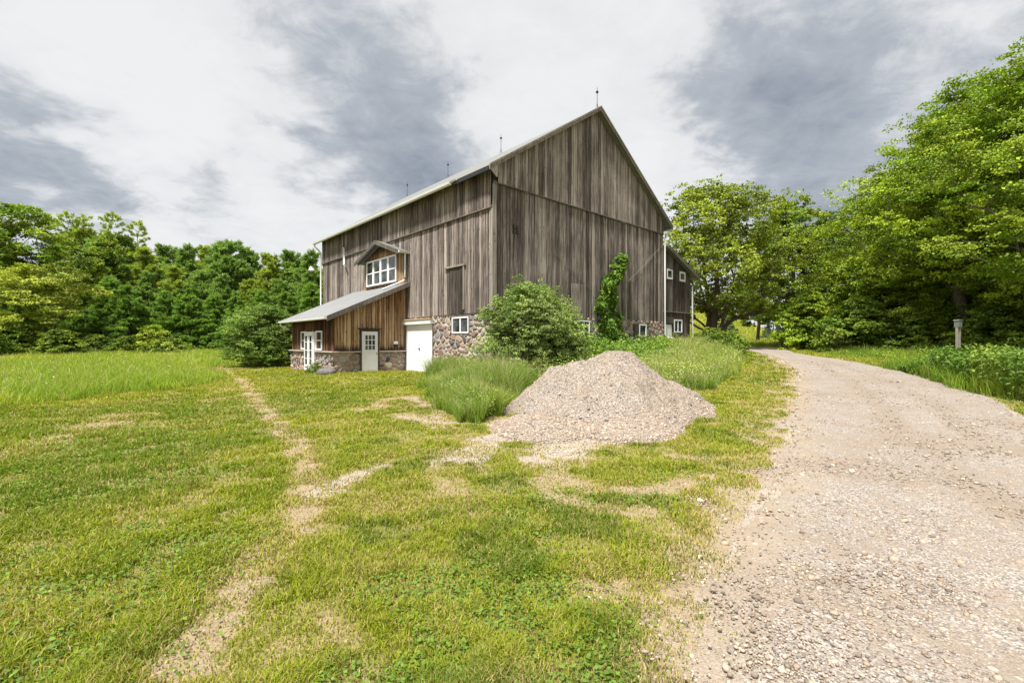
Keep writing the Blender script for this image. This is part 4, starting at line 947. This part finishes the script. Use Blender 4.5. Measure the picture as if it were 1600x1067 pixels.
def make_conifer(name, seed, H, R, base, whorl=.42, kind='pine', col=((.045, .10, .03), (.10, .17, .05)), ntuft=10, trunk_r=.14, needle=.22, sparse=0.0):
    rg = np.random.default_rng(seed); pos = []; par = []; nt = 9
    for k in range(nt): f = k / (nt - 1); pos.append(np.array([rg.normal(0, .03) * k, rg.normal(0, .03) * k, H * .98 * f])); par.append(k - 1)
    tp = np.array(pos); rad = list(trunk_r * (1 - np.linspace(0, .93, nt)))
    T = []; D = []; z = base
    while z < H - .25:
        u = (z - base) / (H - base); nb = rg.integers(4, 7)
        L0 = R * ((1 - u) ** (.55 if kind == 'pine' else .75) * .92 + .06) * rg.uniform(.8, 1.12)
        if sparse and rg.random() < sparse: z += whorl * .8; continue
        for b in range(nb):
            a = 2 * pi * (b + rg.random() * .8) / nb; L = L0 * rg.uniform(.6, 1.2); el = (.45 * u + rg.uniform(.05, .32)) if kind == 'pine' else rg.uniform(-.28, -.02) + .5 * u ** 3
            c0 = np.array([np.interp(z, tp[:, 2], tp[:, 0]), np.interp(z, tp[:, 2], tp[:, 1]), z])
            j = int(np.argmin(np.abs(tp[:, 2] - z)))
            prev = j; ns = 3
            for k in range(1, ns + 1):
                f = k / ns; p = c0 + np.array([cos(a) * cos(el) * L * f, sin(a) * cos(el) * L * f, sin(el) * L * f + (.10 * L * f * f if kind == 'pine' else .12 * L * f * f)])
                if k == 1: pos.append(c0.copy()); par.append(j); rad.append(.02); prev = len(pos) - 1
                pos.append(p); par.append(prev); rad.append(.022 * (1.15 - f)); prev = len(pos) - 1
            m = max(3, int(ntuft * L / R * 1.3))
            f = rg.uniform(.25, 1.03, m) ** .7; side = rg.normal(0, .17 * L, m) * f
            px_ = c0[0] + cos(a) * cos(el) * L * f - sin(a) * side; py_ = c0[1] + sin(a) * cos(el) * L * f + cos(a) * side
            pz_ = c0[2] + sin(el) * L * f + .11 * L * f * f + rg.normal(0, .05, m) - (.12 * np.abs(side) if kind != 'pine' else 0)
            T.append(np.stack([px_, py_, pz_], 1)); D.append(np.tile([cos(a), sin(a), .55 if kind == 'pine' else .05], (m, 1)))
        z += whorl * rg.uniform(.75, 1.2)
    T.append(np.array([[tp[-1, 0], tp[-1, 1], H - .3 + .1 * k] for k in range(4)])); D.append(np.tile([0, 0, 1.0], (4, 1)))
    T = np.vstack(T); D = np.vstack(D); D /= np.linalg.norm(D, axis=1)[:, None]; nn = 16; n = len(T) * nn
    br = np.repeat(rg.uniform(.75, 1.25, len(T)), nn); tt = np.repeat(rg.random(len(T)), nn)
    dd = np.repeat(D, nn, 0) * .9 + rg.normal(0, .6, (n, 3)); dd /= np.linalg.norm(dd, axis=1)[:, None]
    P0 = np.repeat(T, nn, 0) + rg.normal(0, .07, (n, 3)); s = needle * rg.uniform(.6, 1.25, n)[:, None]
    sd_ = np.cross(dd, rg.normal(0, 1, (n, 3))); sd_ /= np.linalg.norm(sd_, axis=1)[:, None]
    V = np.stack([P0 - sd_ * s * .16, P0 + sd_ * s * .16, P0 + dd * s], 1).reshape(-1, 3)
    c = mixc(np.array(col[0]), np.array(col[1]), np.clip(tt + rg.normal(0, .15, n), 0, 1)) * (br * rg.uniform(.85, 1.15, n))[:, None]
    root = empty(name); tv, tf = tubes(np.array(pos), np.array(par), np.array(rad))
    np_mesh('trunk', tv, [tf], M_bark, parent=root, smooth=True)
    np_mesh('crown', V, [np.arange(n * 3).reshape(-1, 3)], M_needle, np.repeat(c, 3, 0), parent=root)
    return root
def place(root, x, y, rz=0.0, s=1.0, label=None, cat='tree', group=None, sz=None, sink=.05):
    root.location = (x, y, float(G(x, y)) - sink); root.rotation_euler = (0, 0, rz); root.scale = (s, s, sz or s)
    for k in ('label', 'group', 'category'):
        if k in root.keys(): del root[k]
    return tag(root, label, cat, group)
def px_at(px, d): return (px - 800) / F * d
# greens
G_MAPLE = ((.115, .205, .014), (.32, .405, .030)); G_DARK = ((.080, .145, .014), (.185, .25, .022)); G_ASH = ((.15, .205, .020), (.29, .345, .034)); G_OLIVE = ((.19, .25, .026), (.34, .38, .045))
# right side: big trees, each its own shape
place(make_tree('ash_tree', 101, 12.9, 6.6, 2.4, 280, prof_broad, 270, .17, (.95, .42), G_ASH, .42, 3, spiky=.25, inner=.5, up=.5, trunk_top=.75), px_at(1112, 37), 37, .4, label='airy tall tree with a thick dark trunk right behind the small barn wing')
place(make_tree('maple_tree', 102, 14.0, 5.6, 1.6, 210, prof_tall, 320, .16, (.95, .4), G_MAPLE, .30), px_at(1222, 44), 44, 1.0, label='middle-distance green tree left of the dip in the treeline, beyond the bend of the driveway')
place(make_tree('maple_tree', 103, 12.8, 4.2, 1.0, 170, prof_tall, 300, .16, (.95, .42), G_DARK, .28), px_at(1292, 43), 43, 2.0, label='narrower dark green tree over the far end of the driveway')
place(make_tree('maple_tree', 104, 13.2, 4.8, .8, 170, prof_tall, 430, .15, (1.15, .58), G_MAPLE, .30), px_at(1372, 35), 35, .2, label='leafy green tree with foliage down to the ground, just past the bend on the right')
place(make_tree('maple_tree', 105, 16.0, 4.7, 1.6, 230, prof_tall, 470, .14, (1.15, .60), G_MAPLE, .32), px_at(1478, 30), 30, 2.4, label='tall bright maple whose crown bulges over the right side of the driveway')
place(make_tree('maple_tree', 106, 15.3, 5.2, 4.2, 210, prof_tall, 480, .13, (1.15, .58), G_MAPLE, .30), px_at(1512, 25), 25, 5.1, label='tallest maple with a bare dark trunk showing beside the grey utility box')
place(make_tree('maple_tree', 107, 14.8, 4.8, 3.2, 210, prof_tall, 500, .115, (1.05, .55), G_MAPLE, .27), px_at(1640, 20.5), 20.5, 3.3, label='bright maple cut off by the right edge of the photo')
place(make_tree('maple_tree', 108, 13.5, 5.5, 1.6, 130, prof_tall, 300, .17, (1.05, .42), G_DARK, .3), px_at(1580, 33), 33, .9, label='shaded dark tree standing behind the big maples at the far right')
place(make_tree('maple_tree', 109, 14.5, 5.0, 1.0, 170, prof_tall, 280, .19, (1.1, .45), G_DARK, .3), px_at(1425, 44), 44, 1.9, label='dark tree mostly hidden behind the bright roadside maples')
place(make_tree('maple_tree', 110, 9.5, 3.2, 3.4, 60, prof_round, 280, .17, (1.0, .45), G_DARK, .2), px_at(1185, 58), 58, 1.9, label='low dark tree hanging over the sunlit field gap beyond the bend')
place(make_tree('shrub', 111, 4.4, 2.3, .15, 85, prof_low, 330, .13, (.6, .3), G_MAPLE, .07, 4, up=.6), px_at(1262, 34), 34, .6, label='bright green bush at the inner tip of the treeline where the driveway bends away', cat='bush')
place(make_tree('shrub', 112, 3.4, 2.8, .1, 80, prof_low, 330, .14, (.65, .3), G_DARK, .07, 4), px_at(1345, 29), 29, .6, label='dark low bush under the first full roadside tree', cat='bush')
place(make_tree('shrub', 113, 3.0, 2.6, .1, 85, prof_low, 330, .12, (.6, .28), G_DARK, .07, 4), px_at(1440, 26), 26.5, .6, label='dark undergrowth bush left of the grey utility box', cat='bush')
place(make_tree('shrub', 114, 3.2, 2.6, .1, 85, prof_low, 330, .12, (.6, .28), G_DARK, .07, 4), px_at(1600, 22), 22.5, .6, label='dark undergrowth bush at the right edge under the maples', cat='bush')
place(make_tree('shrub', 125, 5.6, 2.9, .2, 120, prof_dome, 330, .14, (.8, .45), G_MAPLE, .08, 4), px_at(1392, 31), 31, .6, label='tall bright green bush filling the gap between the first two roadside trees', cat='bush')
place(make_tree('shrub', 126, 4.6, 2.4, .2, 110, prof_dome, 330, .12, (.7, .4), G_MAPLE, .08, 4), px_at(1462, 27.5), 27.5, .6, label='green leafy bush left of the dark bare trunk and the utility box', cat='bush')
place(make_tree('shrub', 127, 3.9, 2.5, .2, 110, prof_dome, 330, .12, (.7, .4), G_DARK, .08, 4), px_at(1572, 24), 24, .6, label='green bush right of the utility box under the tallest maple', cat='bush')
place(make_conifer('spruce_tree', 115, 6.2, 2.5, .3, .36, 'spruce', ((.06, .11, .06), (.11, .17, .10)), 12), px_at(1133, 62), 62, 0, label='small blue-green spruce in the field seen past the thick tree trunk')
place(make_conifer('spruce_tree', 118, 5.2, 2.6, .3, .36, 'spruce', ((.06, .11, .06), (.11, .17, .10)), 12), px_at(1208, 74), 74, 0, label='blue-green spruce in the field gap, partly under hanging leaves')
place(make_tree('shrub', 116, 1.35, 1.3, .1, 50, prof_low, 300, .10, (.45, .22), G_DARK, .05, 4), px_at(1132, 25), 25, .6, label='low dark green bush between the rough grass and the driveway bend', cat='bush', sink=.25)
place(make_tree('shrub', 117, 1.4, 1.7, .1, 50, prof_low, 300, .11, (.5, .22), G_DARK, .05, 4), px_at(1112, 31), 31, .6, label='low brush at the foot of the thick tree trunk', cat='bush', sink=.1)
# ferny weeds on the right verge
def leafy_stuff(name, seed, n, region, r0, r1, a0, a1, hfun, leaf, col, label, cat='undergrowth'):
    rg = np.random.default_rng(seed); X, Y, r = polar(rg, n, r0, r1, a0, a1); k = region(X, Y) & ~in_barn(X, Y, .1); X, Y, r = X[k], Y[k], r[k]; n = len(X)
    cl = fbm(X * 1.2, Y * 1.2, seed, 3); H_ = hfun(X, Y) * (.45 + 1.0 * cl); hh = H_ * rg.random(n) ** .55
    P = np.stack([X, Y, G(X, Y) + hh], 1); N_ = np.stack([rg.normal(0, .6, n), rg.normal(0, .6, n), np.ones(n)], 1)
    V = leaf_quads(P, N_, leaf * rg.uniform(.6, 1.3, n) * (1 + r / 40), .55, rg, .2)
    t = np.clip(sstep(fbm(X * .8, Y * .8, seed + 5, 3), .38, .62) + rg.normal(0, .2, n), 0, 1)
    c = mixc(np.array(col[0]), np.array(col[1]), t) * rg.uniform(.75, 1.2, (n, 1)); i = np.arange(n) * 4
    o = np_mesh(name, V, [np.stack([i, i + 1, i + 2, i + 3], 1)], M_leaf, np.repeat(c, 4, 0)); return tag(o, label, cat, kind='stuff')
leafy_stuff('undergrowth', 300, 300000, lambda X, Y: inpoly(X, Y, rside) & (verge_d(X, Y) > 2.6), 9, 45, 24, 66, lambda X, Y: .22 + .85 * sstep(verge_d(X, Y), 2.8, 7), .08, ((.09, .175, .024), (.21, .29, .045)), 'ferny weeds and brambles massed under the roadside trees')
brush = np.array([(1.2, 14.2), (3.0, 14.6), (4.6, 15.6), (6.4, 18.4), (8.8, 22.0), (9.6, 25.8), (9.1, 26.6), (3.4, 21.4), (0.6, 18.8)])
leafy_stuff('brush', 310, 170000, lambda X, Y: inpoly(X, Y, brush), 12, 28, -2, 34, lambda X, Y: .55 + .75 * sstep(seg_dist(X, Y, brush[:6]), 0, 1.6) * (1 - .5 * sstep(X, 3, 8)), .075, ((.09, .18, .025), (.22, .32, .05)), 'leafy nettles and brush growing against the gable foundation')
# bushes near the barn
place(make_tree('shrub', 120, 3.4, 1.45, .1, 210, prof_dome, 440, .072, (.42, .26), ((.13, .215, .04), (.31, .38, .115)), .05, 9, spiky=.16, up=.35, inner=.42, aspect=.5), 0.70, 15.8, .3, label='large silvery-green bush standing against the near corner of the barn gable', cat='bush')
place(make_tree('shrub', 121, 2.2, 1.25, .1, 90, prof_dome, 380, .075, (.40, .24), ((.12, .21, .035), (.26, .34, .08)), .04, 6, spiky=.08, up=.5, aspect=.55), 1.9, 16.6, .3, label='lower green bush on the right flank of the large silvery bush', cat='bush')
place(make_tree('shrub', 122, 3.5, 1.8, .1, 190, prof_dome, 400, .085, (.5, .28), ((.10, .185, .028), (.22, .31, .06)), .05, 8, spiky=.10, up=.5, aspect=.55), px_at(414, 26.2), 26.4, 1.3, label='rounded green bush standing off the left end of the lean-to', cat='bush')
place(make_tree('shrub', 123, .55, .45, .0, 14, prof_low, 160, .05, (.2, .12), G_DARK, .02, 3), *W(LX - .45, 7.9)[:2], 0, label='small green plant at the foot of the lean-to stone base', cat='bush')
# vine on the gable
def vine():
    rg = np.random.default_rng(55); z = np.linspace(.8, 5.85, 60); cx = np.interp(z, [.8, 2.4, 3.4, 4.3, 5.0, 5.9], [7.9, 7.6, 7.15, 7.35, 8.0, 8.5]); hw = np.interp(z, [.8, 2.0, 3.4, 4.0, 4.6, 5.3, 5.9], [1.15, .95, .72, .50, .42, .50, .25])
    root = empty('climbing_vine', W(7.3, -.05, .9), UV_ANG, label='green creeper climbing the gable boards to the right of the hatch', cat='vine')
    n = 11000; k = rg.integers(0, 60, n); t = rg.uniform(-1, 1, n); lob = .75 + .5 * vnoise(z[k] * 2.2, np.sign(t) * 3 + 7, 5)
    x = cx[k] + hw[k] * t * lob - 7.3 + rg.normal(0, .09, n); zz_ = z[k] + rg.normal(0, .08, n) - .9; dpt = (.10 + .42 * vnoise(x * 2.1 + 9, zz_ * 2.1, 8)) * rg.random(n) ** .5 * (1 - .5 * np.abs(t))
    ok = vnoise(x * 3.1 + 4, zz_ * 2.6, 12) + .35 * (1 - np.abs(t)) > .38; x, zz_, dpt = x[ok], zz_[ok], dpt[ok]; n = len(x)
    P = np.stack([x, -dpt - .08, zz_], 1); N_ = rg.normal(0, .4, (n, 3)) + np.array([0, -.8, .6])
    V = leaf_quads(P, N_, rg.uniform(.10, .22, n), .85, rg, .5); c = mixc(np.array((.05, .13, .015)), np.array((.19, .29, .035)), rg.random(n)) * rg.uniform(.7, 1.25, (n, 1)); i = np.arange(n) * 4
    np_mesh('leaves', V, [np.stack([i, i + 1, i + 2, i + 3], 1)], M_leaf, np.repeat(c, 4, 0), parent=root)
    m = MB()
    for s in range(3): m.tube([(np.interp(q, z, cx) - 7.3 + .2 * math.sin(q * 3 + s * 2), -.04, q - .9) for q in np.linspace(.8, 5.6, 12)], .03, 5, .012)
    m.build('stem', M_bark, root)
vine()
# boulder by the lean-to corner
def boulder(name, x, y, r, sc, seed, label):
    v = []; n = 20; V = []
    for i in range(n + 1):
        for k in range(2 * n):
            th = pi * i / n; p_ = 2 * pi * k / (2 * n); d = np.array([sin(th) * cos(p_), sin(th) * sin(p_), cos(th)])
            q = 1 + .35 * (float(fbm(np.array(d[0] * 1.3 + seed + d[2]), np.array(d[1] * 1.3), seed, 3)) - .5); V.append(d * q * r * np.array(sc))
    f = np.array([(i * 2 * n + k, (i + 1) * 2 * n + k, (i + 1) * 2 * n + (k + 1) % (2 * n), i * 2 * n + (k + 1) % (2 * n)) for i in range(n) for k in range(2 * n)])
    o = np_mesh(name, np.array(V), [f], M_boulder, smooth=True); o.location = (x, y, float(G(x, y)) + r * sc[2] * .45); return tag(o, label, 'boulder')
M_boulder = mat_plain('grey_boulder', (.13, .125, .12), .9, .45, 5, .8)
boulder('boulder', *W(LX - .45, 6.5)[:2], .36, (1.15, .8, .62), 3, 'dark rounded boulder at the corner of the lean-to')
boulder('boulder', px_at(293, 46), 46, .5, (1.6, .8, .4), 5, 'pale low rock lying on the crest of the meadow near the woods')
# grey utility box on two white posts
ub = empty('utility_box', (px_at(1497, 22), 22, float(G(px_at(1497, 22), 22))), .3, label='grey utility box on two white posts in the weeds beside a dark trunk', cat='utility box')
m = MB(); m.box((-.13, -.10, 1.68), (.13, .10, 2.0)); m.build('cabinet', M_greybox, ub, bevel=.012)
m = MB(); m.prism([(-.16, -.12, 2.0), (.16, -.12, 2.0), (.13, -.12, 2.05), (-.13, -.12, 2.05)], (0, .24, 0)); m.build('lid', M_greybox, ub)
for s in (-1, 1):
    m = MB(); m.box((s * .085 - .035, -.045, -.2), (s * .085 + .035, .045, 1.68)); m.build('post', M_cap, ub, bevel=.006)

# ------------------------------------------------------------------ woods on the left
P1 = ((.165, .27, .07), (.27, .37, .115)); P2 = ((.11, .21, .045), (.24, .36, .07)); P3 = ((.22, .30, .06), (.38, .44, .09))
def fresh(kind, seed, **k): return (make_conifer if kind == 'c' else make_tree)(seed=seed, **k)
pines = [make_conifer('pine_tree', 201, 11.5, 3.3, .5, .42, 'pine', P1, 30, .16, .33), make_conifer('pine_tree', 202, 12.5, 3.0, .6, .45, 'pine', P3, 28, .17, .33), make_conifer('pine_tree', 203, 9.5, 3.1, .4, .38, 'pine', P1, 30, .15, .32)]
spruces = [make_conifer('spruce_tree', 204, 8.5, 2.9, .2, .34, 'spruce', P2, 30, .14, .30), make_conifer('spruce_tree', 205, 7.5, 2.7, .2, .32, 'spruce', P2, 30, .13, .30)]
sparse_p = make_conifer('pine_tree', 206, 15.5, 2.6, 6.5, .75, 'pine', P3, 11, .17, .30, .15)
decid = [make_tree('maple_tree', 207, 15.5, 5.2, 2.0, 170, prof_round, 270, .22, (1.15, .42), G_MAPLE, .3), make_tree('maple_tree', 208, 11, 3.8, 1.4, 110, prof_round, 260, .21, (1.1, .42), G_DARK, .25)]
used = set()
def put(proto, px, d, s=1.0, rz=0.0, sz=None, **kw):
    o = proto if id(proto) not in used else copy_tree(proto); used.add(id(proto))
    return place(o, px_at(px, d), d, rz, s, sz=sz, **kw)
put(decid[0], 25, 50, 1.0, .5, label='tall bright round-crowned tree rising above the left end of the woods')
put(decid[0], -60, 44, .85, 2.5, label='bright leafy tree half outside the left edge of the photo')
place(make_tree('maple_tree', 209, 7.9, 4.0, .8, 120, prof_round, 260, .17, (.9, .35), G_OLIVE, .16, 2), px_at(62, 40), 40, 0, label='yellow-olive tree in front of the dark woods at far left')
put(decid[1], 150, 51, 1.0, 1.0, label='green leafy tree with a light crown among the conifers right of the yellow-olive one')
put(sparse_p, 103, 58, 1.10, .3, label='leftmost thin-topped pine standing above the woods', group='thin-topped pines above the woods')
put(sparse_p, 135, 60, 1.10, 1.7, label='second thin-topped pine from the left above the woods', group='thin-topped pines above the woods')
put(sparse_p, 178, 58, 1.09, 2.9, label='thin-topped pine at the crown of the woods, third from the left', group='thin-topped pines above the woods')
put(sparse_p, 216, 60, 1.05, 4.0, label='rightmost thin-topped pine, where the treeline starts to fall', group='thin-topped pines above the woods')
lab_back = dict(label='fluffy pine in the upper back row of the left woods, its top against the sky', group='back row pines of the left woods')
r7 = random.Random(77)
def topy(px): return np.interp(px, [-200, 90, 180, 230, 275, 330, 400, 450, 510, 560], [370, 365, 368, 380, 392, 384, 389, 392, 398, 398])
for i, px in enumerate(range(100, 600, 32)):
    d = r7.uniform(54, 62); p = pines[i % 3]; H0 = (11.5, 12.5, 9.5)[i % 3]; x = px_at(px, d); need = CAMZ + (533 - topy(px) - r7.uniform(-9, 9)) / F * d - float(G(x, d))
    put(p, px, d, need / H0, r7.uniform(0, 6), **lab_back)
lab_mid = dict(label='soft blue-green pine filling the middle of the left woods', group='middle row pines of the left woods')
for i, px in enumerate(range(-110, 560, 42)):
    d = r7.uniform(48, 53); p = pines[(i + 1) % 3]; H0 = (12.5, 9.5, 11.5)[i % 3]; x = px_at(px, d); need = CAMZ + (533 - topy(px) * .55 - .45 * 470 - r7.uniform(-12, 12)) / F * d - float(G(x, d))
    put(p, px + r7.uniform(-8, 8), d, need / H0, r7.uniform(0, 6), **lab_mid)
lab_fr = dict(label='dark spruce with branches to the ground along the front edge of the woods', group='front row spruces of the woods')
for i, px in enumerate([-60, 20, 128, 165, 200, 262, 296, 330, 368, 405, 445, 490, 540]):
    d = r7.uniform(42, 46); p = spruces[i % 2]; H0 = (8.5, 7.5)[i % 2]; x = px_at(px, d); need = CAMZ + (533 - 446 - r7.uniform(-22, 16)) / F * d - float(G(x, d))
    put(p, px, d, need / H0, r7.uniform(0, 6), **lab_fr)
sh = make_tree('shrub', 220, 3.0, 2.2, .1, 60, prof_low, 260, .17, (.75, .32), G_DARK, .06, 4)
for px, d, s, lb in ((22, 38, .95, 'dark bush at the meadow edge under the yellow-olive tree'), (95, 37, .75, 'low dark bush at the meadow edge just right of the yellow-olive tree'), (150, 40, .6, 'low brushy bush at the foot of the spruces, left of the yellow shrub'), (197, 40, .55, 'small brushy bush touching the yellow shrub on its left'), (-50, 34, 1.0, 'dark bush at the far left edge of the meadow')):
    put(sh, px, d, s, px, label=lb, cat='bush')
place(make_tree('shrub', 221, 2.4, 1.1, .3, 40, prof_round, 230, .14, (.5, .28), ((.19, .28, .02), (.34, .39, .04)), .04, 3), px_at(236, 38.5), 38.5, 0, label='small yellow-green shrub standing out against the dark spruces', cat='bush')
place(make_tree('shrub', 222, 1.5, 1.6, .1, 26, prof_low, 230, .13, (.5, .25), ((.14, .22, .03), (.28, .34, .05)), .04, 3), px_at(268, 38.5), 38.5, 0, label='low light green shrub at the right of the small yellow shrub', cat='bush')
leafy_stuff('weeds', 320, 60000, lambda X, Y: inpoly(X, Y, clumpA + np.array((0, .3))), 8, 20, -14, 6, lambda X, Y: .95 * hA(X, Y), .038, ((.12, .22, .03), (.30, .38, .08)), 'leafy weed stems mixed into the rank grass by the white door', 'weeds')
leafy_stuff('weeds', 330, 70000, lambda X, Y: inpoly(X, Y, rough), 11, 34, 0, 34, lambda X, Y: .75 + .2 * fbm(X, Y, 8, 3), .036, ((.16, .25, .035), (.38, .42, .10)), 'leafy weeds mixed into the tall grass behind the gravel pile', 'weeds')
leafy_stuff('wildflowers', 340, 2500, lambda X, Y: inpoly(X, Y, meadow), 9, 50, -76, -12, lambda X, Y: .75 + 0 * X, .035, ((.38, .40, .18), (.60, .60, .46)), 'scattered pale seed heads and small flowers in the meadow', 'wildflowers')
